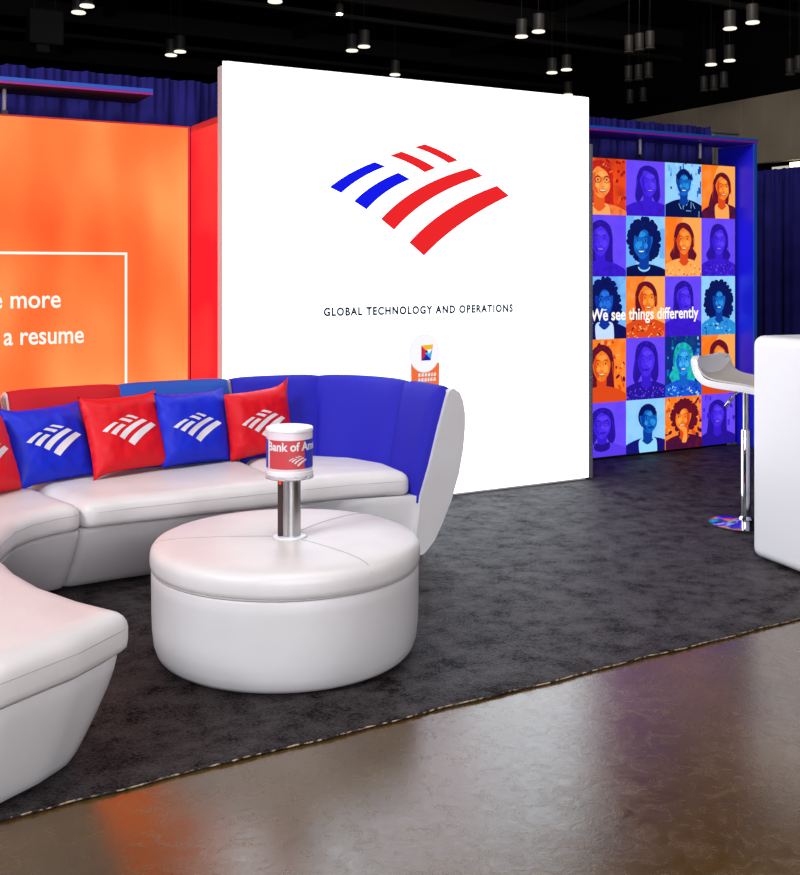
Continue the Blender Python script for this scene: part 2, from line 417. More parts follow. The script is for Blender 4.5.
# ------------------------------------------------------------------ left: orange light box with its red return
PY = 6.97
ow = empty('orange_light_box', (0.5, PY, 0), 'orange backlit display wall with white line frame behind the sofa', 'display wall')
boxo('face', (-1.6, 2.225, PY, PY+0.014, 0.03, 2.56), M['orange'], ow)
bm = bmesh.new()
box(bm, -1.62, 2.24, PY+0.014, PY+0.09, 0.014, 2.572); box(bm, 2.225, 2.24, PY, PY+0.014, 0.014, 2.572); box(bm, -1.62, 2.225, PY, PY+0.014, 2.56, 2.572)
obj('frame', bm, M['red_frame'], ow, smooth=False)
bm = bmesh.new()
x1, zt, zb, xl, w = 1.815, 1.715, 0.66, -1.0, 0.016
box(bm, xl, x1, PY-0.002, PY, zt-w, zt); box(bm, x1-w, x1, PY-0.002, PY, zb, zt-w); box(bm, xl, x1, PY-0.002, PY, zb-w, zb); box(bm, xl, xl+w, PY-0.002, PY, zb, zt-w)
obj('line_frame', bm, M['text_white'], ow, smooth=False, label='thin white printed rectangle')
tb = flat(text_bm('e more', 0.975, 0.415, 1.362, 0.112, bold=0.012), PY-0.002); [obj('lettering', b, M['text_white'], ow, smooth=False) for b in split_words(tb, 0.03)]
tb = flat(text_bm('a resume', 1.045, 0.49, 1.132, 0.112, bold=0.012), PY-0.002); [obj('lettering', b, M['text_white'], ow, smooth=False) for b in split_words(tb, 0.03)]
rr = empty('red_return_panel', (2.25, 6.7, 0), 'narrow red side panel joining the orange wall to the white wall', 'panel')
boxo('face', (2.246, 2.26, 6.45, PY-0.004, 0.03, 2.53), M['red_box'], rr)
bm = bmesh.new(); box(bm, 2.245, 2.275, 6.446, PY-0.002, 2.53, 2.572); box(bm, 2.26, 2.275, 6.446, PY-0.002, 0.014, 2.53)
obj('frame', bm, M['red_frame'], rr, smooth=False)

def canopy(x0, x1, y0, y1, z, label, under='can_under'):
    c = empty('canopy', ((x0+x1)/2, y0, z), label, 'canopy')
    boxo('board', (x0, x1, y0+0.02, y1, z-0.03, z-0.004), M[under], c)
    boxo('upper_trim', (x0, x1, y0, y0+0.02, z-0.017, z+0.006), M['can_blue'], c, label='blue front edge strip')
    boxo('lower_glow', (x0, x1, y0+0.002, y0+0.02, z-0.032, z-0.017), M['can_uplit'], c, label='lower front edge with magenta uplight painted in')  # strip coloured like the uplight on the edge
    return c
canopy(-1.6, 1.93, 6.77, 7.2, 2.765, 'dark overhead board with blue edge above the orange wall')
M['rod'] = mat('satin_rod', (215, 210, 215), 0.4)
def bracket(x, label, g):
    b = empty('bracket_rod', (x, PY+0.045, 2.57), label, 'bracket', g)
    bm = bmesh.new(); tube(bm, [(x, PY+0.045, 2.573), (x, PY+0.045, 2.734)], 0.013, 8); obj('rod', bm, M['rod'], b)
    bm = bmesh.new(); box(bm, x-0.02, x+0.02, PY+0.025, PY+0.065, 2.572, 2.60); obj('clamp', bm, M['dark_alu'], b, smooth=False)
bracket(1.055, 'short metal rod between the orange wall and the board above', None)

# ------------------------------------------------------------------ right: portrait light box
pw = empty('portrait_light_box', (6.5, PY, 0), 'backlit grid of blue, purple and orange tinted portraits', 'display wall')
CXS = [5.63, 6.066, 6.506, 6.938, 7.353]; RZS = [2.54, 2.064, 1.545, 1.018, 0.486, 0.03]
bm = bmesh.new(); box(bm, 5.62, 7.362, PY-0.006, PY+0.09, 0.022, 2.55)
obj('frame', bm, M['dark_alu'], pw, smooth=False)
PAL = {
 'orange': dict(bg=(255, 122, 26), bg2=(255, 170, 84), hair=(96, 16, 44), skin=(255, 132, 36), lite=(255, 190, 96), shade=(226, 74, 26), cloth=(70, 16, 58), pat=(255, 196, 110), ink=(120, 22, 34), teeth=(255, 232, 190)),
 'red': dict(bg=(240, 74, 26), bg2=(160, 26, 22), hair=(206, 34, 22), skin=(255, 150, 66), lite=(255, 196, 116), shade=(238, 92, 34), cloth=(255, 128, 60), pat=(255, 170, 96), ink=(110, 24, 40), teeth=(255, 230, 190)),
 'purple': dict(bg=(108, 74, 255), bg2=(92, 58, 240), hair=(40, 20, 158), skin=(78, 44, 244), lite=(112, 78, 255), shade=(58, 28, 212), cloth=(60, 26, 214), pat=(104, 74, 246), ink=(36, 18, 140), teeth=(150, 124, 255)),
 'cyan': dict(bg=(150, 212, 255), bg2=(110, 180, 250), hair=(8, 22, 92), skin=(16, 104, 206), lite=(70, 186, 240), shade=(10, 60, 160), cloth=(22, 18, 124), pat=(150, 220, 255), ink=(6, 16, 76), teeth=(226, 246, 255)),
 'blue': dict(bg=(120, 190, 255), bg2=(30, 110, 235), hair=(10, 20, 96), skin=(22, 88, 210), lite=(60, 150, 240), shade=(14, 50, 160), cloth=(16, 16, 90), pat=(200, 226, 255), ink=(6, 12, 70), teeth=(226, 240, 255)),
 'teal': dict(bg=(18, 40, 130), bg2=(10, 90, 120), hair=(30, 196, 190), skin=(40, 156, 235), lite=(110, 214, 246), shade=(20, 100, 200), cloth=(28, 90, 226), pat=(190, 226, 255), ink=(8, 26, 110), teeth=(235, 250, 255)),
}
KEYS = ['bg', 'bg2', 'hair', 'skin', 'lite', 'shade', 'cloth', 'pat', 'ink', 'teeth']
VARY = {'bg': 'bg2', 'hair': 'ink', 'skin': 'shade', 'cloth': 'ink', 'lite': 'skin'}
for p_ in PAL.values(): p_['lite'] = tuple(int(a*.55+b*.45) for a, b in zip(p_['lite'], p_['skin']))
PMAT = {p: [emat('print_%s_%s' % (p, k), PAL[p][k], 1.0, vary=(PAL[p][VARY[k]], 22 if k != 'bg' else 7, 0.45, 0.95) if k in VARY else None) for k in KEYS] for p in PAL}
def clip(poly, x0=0., x1=1., y0=0., y1=1.):
    for ax, lim, sg in ((0, x0, 1), (0, x1, -1), (1, y0, 1), (1, y1, -1)):
        out = []
        for i in range(len(poly)):
            a, b = poly[i-1], poly[i]; da, db = sg*(a[ax]-lim), sg*(b[ax]-lim)
            if (da < 0) != (db < 0):
                t = da/(da-db); out.append((a[0]+t*(b[0]-a[0]), a[1]+t*(b[1]-a[1])))
            if db >= 0: out.append(b)
        poly = out
        if len(poly) < 3: return []
    return poly
def portrait(x0, x1, z0, z1, pal, spec, seed, label):
    rnd = random.Random(seed); bm = bmesh.new(); lay = [0]
    W, H = x1-x0, z1-z0
    sx_ = [0]
    def P(poly, key, layer=None):
        q = clip([(spec['at'][0]+(p[0]-spec['at'][0])*1.13 if sx_[0] else p[0], p[1]) for p in poly])
        if len(q) < 3: return
        lay[0] += 1; y = PY-0.008-0.00012*lay[0]
        try: poly_xz(bm, [(x0+a*W, z0+b*H) for a, b in q], y, KEYS.index(key))
        except ValueError: pass
    def E(cx, cy, rx, ry, key, n=20, rot=0, a0=0, a1=360):
        c, s = math.cos(R(rot)), math.sin(R(rot)); pts = []
        for i in range(n):
            a = R(a0+(a1-a0)*i/(n if a1-a0 == 360 else n-1)); x, y = rx*math.cos(a), ry*math.sin(a)
            pts.append((cx+x*c-y*s, cy+(x*s+y*c)))
        P(pts, key)
    def C(pts, key, n=6): P([tuple(p) for p in catmull(pts, n, True)], key)
    P([(0, 0), (1, 0), (1, 1), (0, 1)], 'bg')
    hx, hy, s, turn = spec['at'][0], spec['at'][1], spec.get('s', 1.0), spec.get('turn', 0)
    bgk = spec.get('bg', 'plain')
    if bgk == 'leaf':
        for i in range(46): E(rnd.random(), rnd.uniform(.2, 1), rnd.uniform(.02, .07), rnd.uniform(.015, .045), rnd.choice(['bg2', 'shade', 'cloth' if pal == 'orange' else 'bg2']), 7, rnd.uniform(0, 180))
    elif bgk == 'city':
        for i in range(34):
            a, b = rnd.random(), rnd.uniform(.35, 1); w_, h_ = rnd.uniform(.02, .08), rnd.uniform(.03, .12); P([(a, b), (a+w_, b), (a+w_, b+h_), (a, b+h_)], rnd.choice(['bg2', 'skin', 'pat', 'shade']))
    elif bgk == 'half': P([(0, 0), (.28, 0), (.2, 1), (0, 1)], 'bg2'); P([(.86, .3), (1, .3), (1, .8), (.86, .8)], 'bg2')
    elif bgk == 'soft': E(.75, .6, .4, .5, 'bg2', 20)
    sx_[0] = 1; s *= 1.14; hy -= .02
    fw, fh = .155*s, .185*s        # half sizes of the face
    style = spec['hair']
    # hair behind
    if style == 'long':
        C([(hx-.2*s, hy+.02), (hx-.17*s, hy+.19*s), (hx, hy+.27*s), (hx+.17*s, hy+.19*s), (hx+.21*s, hy), (hx+.22*s, hy-.25*s), (hx+.27*s, hy-.45*s), (hx+.12*s, hy-.5*s), (hx, hy-.3*s), (hx-.12*s, hy-.5*s), (hx-.27*s, hy-.44*s), (hx-.23*s, hy-.22*s)], 'hair')
    elif style == 'wavy':
        pts = []
        for i in range(30):
            a = R(-250+320*i/29-70+35); 
        C([(hx-.2*s, hy+.05), (hx-.14*s, hy+.22*s), (hx, hy+.27*s), (hx+.15*s, hy+.21*s), (hx+.22*s, hy+.04), (hx+.2*s, hy-.1*s), (hx+.28*s, hy-.2*s), (hx+.24*s, hy-.3*s), (hx+.32*s, hy-.42*s), (hx+.15*s, hy-.52*s), (hx, hy-.28*s), (hx-.15*s, hy-.52*s), (hx-.31*s, hy-.42*s), (hx-.23*s, hy-.3*s), (hx-.28*s, hy-.2*s), (hx-.2*s, hy-.08*s)], 'hair')
    elif style == 'bob':
        C([(hx-.2*s, hy+.02), (hx-.15*s, hy+.2*s), (hx+.01, hy+.26*s), (hx+.17*s, hy+.19*s), (hx+.22*s, hy), (hx+.23*s, hy-.2*s), (hx+.15*s, hy-.28*s), (hx, hy-.1*s), (hx-.16*s, hy-.28*s), (hx-.23*s, hy-.2*s)], 'hair')
    elif style in ('curly', 'afro', 'curlylong'):
        rx, ry, cy = {'curly': (.25, .25, .04), 'afro': (.34, .34, -.02), 'curlylong': (.27, .34, -.06)}[style]
        E(hx+.01, hy+cy, rx*s, ry*s, 'hair', 24)
        for i in range(30):
            a = 2*math.pi*i/30+rnd.uniform(-.1, .1); E(hx+.01+rx*s*math.cos(a), hy+cy+ry*s*math.sin(a), rnd.uniform(.03, .055)*s, rnd.uniform(.025, .045)*s, 'hair', 9)
    elif style == 'tied':
        C([(hx-.18*s, hy-.02), (hx-.15*s, hy+.19*s), (hx, hy+.25*s), (hx+.15*s, hy+.19*s), (hx+.18*s, hy-.02), (hx+.08*s, hy-.05), (hx-.1*s, hy-.3*s), (hx-.26*s, hy-.34*s), (hx-.2*s, hy-.15*s)], 'hair')
    elif style == 'short':
        E(hx, hy+.06*s, .17*s, .19*s, 'hair', 22)
    elif style == 'side':
        C([(hx-.16*s, hy+.05), (hx-.14*s, hy+.2*s), (hx+.02, hy+.26*s), (hx+.16*s, hy+.18*s), (hx+.18*s, hy), (hx+.14*s, hy-.3*s), (hx+.02*s, hy-.55*s), (hx-.06*s, hy-.3*s), (hx-.3*s, hy-.38*s), (hx-.26*s, hy-.15*s)], 'hair')
    # shoulders
    sk = spec.get('cloth', 'cloth'); sy = hy-.285*s
    C([(hx-.5*s, -.1), (hx-.46*s, sy-.14), (hx-.3*s, sy-.03), (hx-.1*s, sy+.03), (hx+.1*s, sy+.03), (hx+.3*s, sy-.03), (hx+.46*s, sy-.14), (hx+.5*s, -.1)], sk, 5)
    top_ = spec.get('top')
    if top_: C([(hx-.12*s, sy+.02), (hx-.16*s, sy-.12), (hx-.1*s, -.1), (hx+.14*s, -.1), (hx+.17*s, sy-.12), (hx+.12*s, sy+.02)], top_, 4)
    pat = spec.get('pat')
    if pat == 'speck':
        for i in range(60):
            a = rnd.uniform(-.36, .36)*s; b = rnd.uniform(0, max(.05, sy-.04-.5*a*a)); E(hx+a, b, rnd.uniform(.008, .022), rnd.uniform(.008, .018), rnd.choice(['pat', 'ink', 'pat']), 6, rnd.uniform(0, 90))
    elif pat == 'lines':
        for i in range(8):
            a = rnd.uniform(-.1, .34)*s; b = rnd.uniform(0, sy-.08); an = rnd.choice([0, 60, 120, 90]); l = .12
            dx, dy = l*math.cos(R(an)), l*math.sin(R(an)); nx_, ny_ = -dy*.08, dx*.08; P([(hx+a, b), (hx+a+dx, b+dy), (hx+a+dx+nx_, b+dy+ny_), (hx+a+nx_, b+ny_)], 'pat')
    elif pat == 'bold':
        for i in range(34):
            a = rnd.uniform(-.34, .34)*s; b = rnd.uniform(0, max(.05, sy-.03-.5*a*a)); E(hx+a, b, rnd.uniform(.015, .045), rnd.uniform(.006, .016), rnd.choice(['pat', 'lite', 'ink']), 7, rnd.uniform(-60, 60))
    # neck, face
    C([(hx-.075*s, hy-.12*s), (hx-.08*s, sy+.02), (hx-.1*s, sy-.02), (hx, sy-.08*s), (hx+.1*s, sy-.02), (hx+.08*s, sy+.02), (hx+.075*s, hy-.12*s)], 'shade', 4)
    if spec.get('necklace'): E(hx, sy-.01, .1*s, .06*s, 'pat', 14, 0, 180, 360); E(hx, sy+.005, .09*s, .05*s, 'shade', 14, 0, 180, 360)
    if spec.get('turtle'): C([(hx-.12*s, sy+.04), (hx-.13*s, sy-.08), (hx, sy-.13), (hx+.13*s, sy-.08), (hx+.12*s, sy+.04), (hx, sy)], 'ink', 4)
    t = turn*.03*s
    face = [(hx-fw+t*.4, hy+.04*s), (hx-fw*.8, hy+.15*s), (hx, hy+fh*1.02), (hx+fw*.8, hy+.15*s), (hx+fw+t*.4, hy+.04*s), (hx+fw*.86+t, hy-.08*s), (hx+fw*.45+t, hy-.165*s), (hx+t, hy-.2*s), (hx-fw*.45+t, hy-.165*s), (hx-fw*.86+t, hy-.08*s)]
    C(face, 'skin', 5)
    sd = 1 if turn >= 0 else -1
    C([(hx+t-sd*fw*.95, hy+.05*s), (hx+t-sd*fw*.6, hy+.12*s), (hx+t-sd*fw*.5, hy-.02*s), (hx+t-sd*fw*.3, hy-.15*s), (hx+t-sd*fw*.8, hy-.09*s)], 'shade', 4)
    E(hx+t+sd*.07*s, hy-.035*s, .045*s, .05*s, 'lite', 14); E(hx+t+sd*.02*s, hy+.1*s, .075*s, .035*s, 'lite', 14); E(hx+t-sd*.06*s, hy-.04*s, .03*s, .035*s, 'lite' if pal != 'purple' else 'skin', 12)
    for e in (-1, 1):
        ex = hx+t*1.5+e*.066*s
        E(ex, hy+.028*s, .028*s, .011*s, 'lite', 10); E(ex, hy+.028*s, .014*s, .013*s, 'ink', 8)
        P([(ex-.035*s, hy+.058*s), (ex, hy+.07*s), (ex+.035*s, hy+.058*s), (ex+.034*s, hy+.066*s), (ex, hy+.08*s), (ex-.034*s, hy+.066*s)], 'ink')
        if spec.get('glasses'):
            for k in range(16):
                a, b = 2*math.pi*k/16, 2*math.pi*(k+1)/16; ro, ri = .053*s, .043*s
                P([(ex+ro*math.cos(a), hy+.026*s+ro*.8*math.sin(a)), (ex+ro*math.cos(b), hy+.026*s+ro*.8*math.sin(b)), (ex+ri*math.cos(b), hy+.026*s+ri*.8*math.sin(b)), (ex+ri*math.cos(a), hy+.026*s+ri*.8*math.sin(a))], 'ink')
    P([(hx+t*1.8-.006*s, hy+.02*s), (hx+t*1.8+.012*s, hy+.02*s), (hx+t*2+.024*s, hy-.05*s), (hx+t*2-.02*s, hy-.055*s)], 'lite')
    P([(hx+t*2-.024*s, hy-.05*s), (hx+t*2, hy-.064*s), (hx+t*2+.026*s, hy-.05*s), (hx+t*2, hy-.056*s)], 'shade')
    E(hx+t*1.6, hy-.098*s, .056*s, .03*s, 'ink', 14, 0, 180, 360); E(hx+t*1.6, hy-.1*s, .046*s, .017*s, 'teeth' if spec.get('smile', 1) else 'shade', 12, 0, 180, 360)
    # fringe
    if style in ('long', 'wavy', 'bob', 'tied', 'side'):
        pd = spec.get('part', -.03)
        C([(hx+pd*s, hy+.2*s), (hx-.1*s, hy+.13*s), (hx-.155*s, hy+.02*s), (hx-.165*s, hy-.1*s), (hx-.21*s, hy-.06*s), (hx-.2*s, hy+.1*s), (hx-.12*s, hy+.21*s), (hx-.02*s, hy+.25*s)], 'hair', 4)
        C([(hx+pd*s, hy+.2*s), (hx+.1*s, hy+.13*s), (hx+.155*s, hy+.02*s), (hx+.165*s, hy-.1*s), (hx+.21*s, hy-.06*s), (hx+.2*s, hy+.1*s), (hx+.12*s, hy+.21*s), (hx-.02*s, hy+.25*s)], 'hair', 4)
        for k in range(5):
            e = rnd.choice((-1, 1)); a = rnd.uniform(.17, .2)*s*e
            P([(hx+a, hy+.05*s), (hx+a+.012*e, hy+.05*s), (hx+a*1.15+.008*e, hy-.2*s)], 'shade' if pal != 'cyan' else 'cloth')
    elif style in ('curly', 'afro', 'curlylong', 'short'):
        for k in range(9):
            a = R(20+140*k/8); E(hx+.13*s*math.cos(a), hy+.06*s+.125*s*math.sin(a), .045*s, .03*s, 'hair', 9)
    for k in range(7):
        a = rnd.uniform(25, 155); r0, r1 = rnd.uniform(.165, .19)*s, rnd.uniform(.2, .225)*s
        c_, s_ = math.cos(R(a)), math.sin(R(a)); d_ = .010*s
        P([(hx+r0*c_-d_*s_, hy+.04*s+r0*s_+d_*c_), (hx+r0*c_+d_*s_, hy+.04*s+r0*s_-d_*c_), (hx+r1*c_+.01*s, hy+.04*s+r1*s_)], 'cloth' if pal != 'orange' else 'ink')
    if spec.get('hand'):
        C([(hx-.02, hy-.3), (hx-.1, hy-.2), (hx-.13, hy-.16), (hx-.06, hy-.15), (hx+.03, hy-.18), (hx+.06, hy-.26), (hx+.05, hy-.45), (hx-.06, hy-.45)], 'lite', 4)
        for k in range(3): P([(hx-.11+.035*k, hy-.19), (hx-.105+.035*k, hy-.19), (hx-.07+.035*k, hy-.27), (hx-.078+.035*k, hy-.27)], 'shade')
    o = obj('portrait_tile', bm, PMAT[pal], pw, smooth=False, label=label)
GRID = [
 [('red', dict(at=(.32, .6), s=1.25, hair='long', turn=1, glasses=1, bg='leaf', cloth='cloth', top='pat'), 'red-orange portrait of a woman in round glasses with long hair'),
  ('purple', dict(at=(.55, .62), hair='bob', turn=1, s=1.08, part=-.08), 'purple portrait of a woman with shoulder-length dark hair, top row'),
  ('cyan', dict(at=(.5, .64), hair='short', bg='city', pat='lines', cloth='ink', s=.98), 'cyan portrait of a short-haired woman in line-patterned dark top'),
  ('orange', dict(at=(.6, .6), hair='side', turn=1, top='bg2', bg='soft', s=1.0), 'orange portrait of a woman in dark blazer and pale top')],
 [('purple', dict(at=(.36, .6), hair='long', s=1.1, part=0, pat=None), 'purple portrait of a smiling woman with long straight hair'),
  ('cyan', dict(at=(.45, .58), hair='curly', s=1.2, turn=-1, necklace=1, bg='half', cloth='ink'), 'cyan portrait of a curly-haired woman wearing a necklace'),
  ('orange', dict(at=(.5, .62), hair='wavy', s=1.02, cloth='bg2', pat='speck', bg='soft'), 'orange portrait of a woman with long wavy dark hair'),
  ('purple', dict(at=(.5, .62), hair='wavy', s=1.0, pat='speck', part=.05), 'purple portrait of a wavy-haired woman in speckled top')],
 [('blue', dict(at=(.45, .62), hair='curlylong', s=1.08, top='pat', cloth='cloth'), 'blue portrait of a woman with long curls and open cardigan'),
  ('orange', dict(at=(.5, .64), hair='tied', s=1.05, turn=1, pat='bold', bg='soft', cloth='shade'), 'orange portrait of a woman with tied-back hair in patterned top'),
  ('purple', dict(at=(.5, .64), hair='long', s=1.0, turn=1, part=.06, smile=0), 'purple portrait of a long-haired woman looking to the right'),
  ('cyan', dict(at=(.5, .6), hair='afro', s=.92, pat='bold', cloth='lite'), 'pale cyan portrait of a woman with big curly hair')],
 [('orange', dict(at=(.38, .6), hair='long', s=1.1, bg='leaf', cloth='shade', part=0), 'orange portrait of a long-haired smiling woman before foliage'),
  ('purple', dict(at=(.5, .64), hair='bob', s=1.1, pat='speck', smile=0, cloth='hair'), 'purple portrait of a woman with a dark bob looking up'),
  ('teal', dict(at=(.48, .6), hair='wavy', s=1.02, pat='bold', bg='city'), 'teal portrait of a light-haired woman in patterned top'),
  ('orange', dict(at=(.52, .6), hair='long', s=1.1, bg='soft', cloth='shade'), 'orange portrait half hidden behind the bar stool')],
 [('purple', dict(at=(.4, .6), hair='bob', s=1.1, glasses=1, turtle=1, cloth='bg2', smile=0), 'pale purple portrait of a short-haired woman in glasses'),
  ('cyan', dict(at=(.55, .62), hair='short', s=1.1, turn=1, cloth='cloth', top='pat', smile=0), 'cyan portrait of a short-haired woman in blue blazer'),
  ('orange', dict(at=(.5, .6), hair='curly', s=1.05, turn=-1, hand=1, bg='leaf'), 'orange portrait of a curly-haired woman with hand on chin'),
  ('purple', dict(at=(.46, .6), hair='long', s=1.0, turtle=0, cloth='hair', bg='city'), 'purple portrait of a smiling woman in dark round-neck top')]]
for r in range(5):
    for c in range(4):
        pal, sp, lb = GRID[r][c]
        portrait(CXS[c], CXS[c+1], RZS[r+1], RZS[r], pal, sp, 100+r*4+c, lb)
tb = flat(text_bm('We see things differently', 5.672, 1.215, 1.178, 0.098, bold=0.022), PY-0.024); [obj('lettering', b, M['text_white'], pw, smooth=False, label='white caption lettering') for b in split_words(tb, 0.02)]
for x in (7.27, 7.335): boxo('floor_clip', (x-0.018, x+0.018, PY-0.03, PY-0.007, 0.016, 0.03), M['alu'], pw)

rp = empty('blue_return_panel', (7.4, 6.8, 0), 'narrow royal blue side panel right of the portrait grid', 'panel')
boxo('board', (7.385, 7.41, 6.775, 7.2, 0.014, 2.73), M['booth_blue'], rp)
boxo('edge_strip', (7.38, 7.415, 6.76, 6.775, 0.014, 2.733), M['can_blue'], rp)
c2 = canopy(5.2, 7.43, 6.76, 7.2, 2.768, 'blue edged overhead board above the portrait grid', 'can_under_glow')
bracket(6.27, 'thin metal rod above the purple portrait, top row', None)
bracket(6.975, 'thin metal rod above the orange portrait of woman in blazer', None)
po = boxo('corner_post', (5.182, 5.214, 6.36, 6.395, 0.012, 2.56), M['alu'], None, bev=0.004)
top(po, 'slim grey aluminium post at the right edge of the white wall', 'post')

# ------------------------------------------------------------------ drapes and rails
def drape(name, p0, p1, z0, z1, label, freq=26.0, amp=0.03, seed=1, group=None):
    p0, p1 = Vector(p0), Vector(p1); L = (p1-p0).length; d = (p1-p0)/L; nrm = Vector((-d.y, d.x))
    bm = bmesh.new(); n = int(L*80); zs = [0, .15, .35, .55, .75, .9, .965, .985, 1.0]; g = []
    for i in range(n+1):
        s = L*i/n; row = []
        ph = 2.2*noise.noise(Vector((s*0.9, seed, 0)))
        for z in zs:
            w = amp*(math.sin(s*freq+ph+0.3*z)+0.45*math.sin(s*freq*2.3+1.3+ph*2))*(0.8+0.4*noise.noise(Vector((s*2, z*2, seed))))
            if z > .95: w = 0.6*w+0.012*math.sin(s*110+seed)
            q = p0+d*s+nrm*w; zz = z0+(z1-z0)*z
            if z == 1.0: zz += 0.016*noise.noise(Vector((s*14, 3, seed)))
            row.append(bm.verts.new((q.x, q.y, zz)))
        g.append(row)
    for i in range(n):
        for j in range(len(zs)-1): bm.faces.new((g[i][j], g[i+1][j], g[i+1][j+1], g[i][j+1]))
    o = obj(name, bm, M['drape'])
    return top(o, label, 'drape', group)
DY = 7.34
drape('backdrop_drape', (-2.4, DY), (7.42, DY), 0.02, 2.948, 'long gathered navy blue drape behind the display walls')
bm = bmesh.new(); tube(bm, [(-2.4, DY+0.13, 2.935), (7.93, DY+0.13, 2.935)], 0.019, 10)
M['rail'] = mat('pale_rail', (205, 198, 184), 0.4)
rl = obj('drape_rail', bm, M['rail']); top(rl, 'bare metal rail sticking out past the navy drape', 'rail')
bm = bmesh.new(); tube(bm, [(7.6, DY+0.13, 2.91), (7.6, DY+0.13, 0.03)], 0.02, 10); lathe(bm, [(0.22, 0.0), (0.22, 0.012), (0.03, 0.02)], (7.6, DY+0.13, 0.014), 24)
obj('upright', bm, M['alu'], rl)
a = atx(757, 171, 10.0); zt = a.z
drape('side_drape', (10.0, a.y+3.2), (10.0, 2.0), 0.02, zt, 'navy drape standing apart right of the portrait grid', seed=5, freq=20)
bm = bmesh.new(); tube(bm, [(10.06, a.y+3.2, zt-0.015), (10.06, 2.0, zt-0.015)], 0.019, 10)
for yy in (a.y+3.1, 6.0, 2.1): tube(bm, [(10.07, yy, zt-0.03), (10.07, yy, 0.02)], 0.02, 8)
top(obj('drape_rail', bm, M['alu']), 'metal rail carrying the separate navy drape at right', 'rail')

# ------------------------------------------------------------------ sofa sections
ZS, ZT = 0.345, 0.478          # underside and crown of the seat cushions
def ccw(P, W=None):
    """anticlockwise; W are per-edge weights (edge i runs from corner i to i+1)"""
    P = [Vector(p) for p in P]
    A = sum(P[i-1].x*P[i].y-P[i].x*P[i-1].y for i in range(len(P)))
    if A > 0: return P, W
    Q = P[::-1]
    if W is not None: n = len(P); W = [W[(n-2-i) % n] for i in range(n)]
    return Q, W
def offset_poly(P, ds):
    """each edge moved inwards by its own distance, corners where neighbours meet"""
    n = len(P); out = []
    for i in range(n):
        a, b, c = P[i-1], P[i], P[(i+1) % n]
        u, v = (b-a).normalized(), (c-b).normalized(); n1, n2 = Vector((-u.y, u.x)), Vector((-v.y, v.x)); d1, d2 = ds[i-1], ds[i]
        det = n1.x*n2.y-n1.y*n2.x
        if abs(det) < 0.08: out.append(b+(n1+n2).normalized()*(d1+d2)/2)
        else: out.append(b+Vector(((d1*n2.y-d2*n1.y)/det, (d2*n1.x-d1*n2.x)/det)))
    return out
def soft_ring(Q, z, rad, flags, cnt, n=6):
    """closed ring of points: marked corners rounded, always the same number of points"""
    m = len(Q); ent = []
    for i in range(m):
        a, b, c = Q[i-1], Q[i], Q[(i+1) % m]; u, v = a-b, c-b
        if not flags[i]: ent.append([b]); continue
        k = min(rad, u.length*.48, v.length*.48); p, q = b+u.normalized()*k, b+v.normalized()*k
        ent.append([(1-t)**2*p+2*t*(1-t)*b+t*t*q for t in [j/n for j in range(n+1)]])
    out = []
    for i in range(m):
        out += ent[i]; a, b = ent[i][-1], ent[(i+1) % m][0]
        for k in range(1, cnt[i]): out.append(a.lerp(b, k/cnt[i]))
    return [Vector((p.x, p.y, z)) for p in out]
def prep(outline, W=None):
    P, W = ccw(outline, W); m = len(P); flags = []
    for i in range(m):
        flags.append((P[i-1]-P[i]).angle(P[(i+1) % m]-P[i], math.pi) < R(147))
    cnt = [max(2, int((P[(i+1) % m]-P[i]).length/0.05)) for i in range(m)]
    return P, W, flags, cnt
def cushion(outline, parent, z0=ZS, z1=ZT, rad=0.09, edge=0.428, seed=0, name='seat_cushion'):
    P, _, fl, cnt = prep(outline); m = len(P)
    rs = []
    for z, d in ((z0, 0.016), (z0+0.012, 0.003), (z0+0.03, 0.0), (edge-0.01, 0.0), (edge+0.006, 0.004), (edge+0.020, 0.012), (edge+0.034, 0.028), (z1-0.006, 0.052), (z1, 0.085)):
        rs.append(soft_ring(offset_poly(P, [d]*m), z, max(0.012, rad-d*.8), fl, cnt))
    for k, r in enumerate(rs):
        for v in r:
            if 1 < k < 6: v.z += 0.003*noise.noise(Vector((v.x*9+seed, v.y*9, k*.3)))
            v.z += 0.003*noise.noise(Vector((v.x*3, v.y*3, seed)))
    bm = bmesh.new(); rings(bm, rs)
    o = obj(name, bm, M['leather2'], parent, auto=50)
    bm = bmesh.new(); tube(bm, soft_ring(offset_poly(P, [0.0019]*m), edge-0.008, rad, fl, cnt), 0.0022, 5, closed=True)
    obj('piping', bm, M['seam'], o)
    return o
def base(outline, W, parent, rad=0.05):
    """tapered upholstered plinth; W says how far each side of the outline tucks in"""
    P, W, fl, cnt = prep(outline, W)
    rs = [soft_ring(offset_poly(P, [d*w for w in W]), z, rad, fl, cnt) for z, d in ((0.014, 0.225), (0.022, 0.20), (0.05, 0.172), (0.10, 0.136), (0.17, 0.09), (0.24, 0.05), (0.29, 0.028), (0.325, 0.018), (0.338, 0.03))]
    bm = bmesh.new(); rings(bm, rs)
    return obj('base', bm, M['leather'], parent, auto=50)
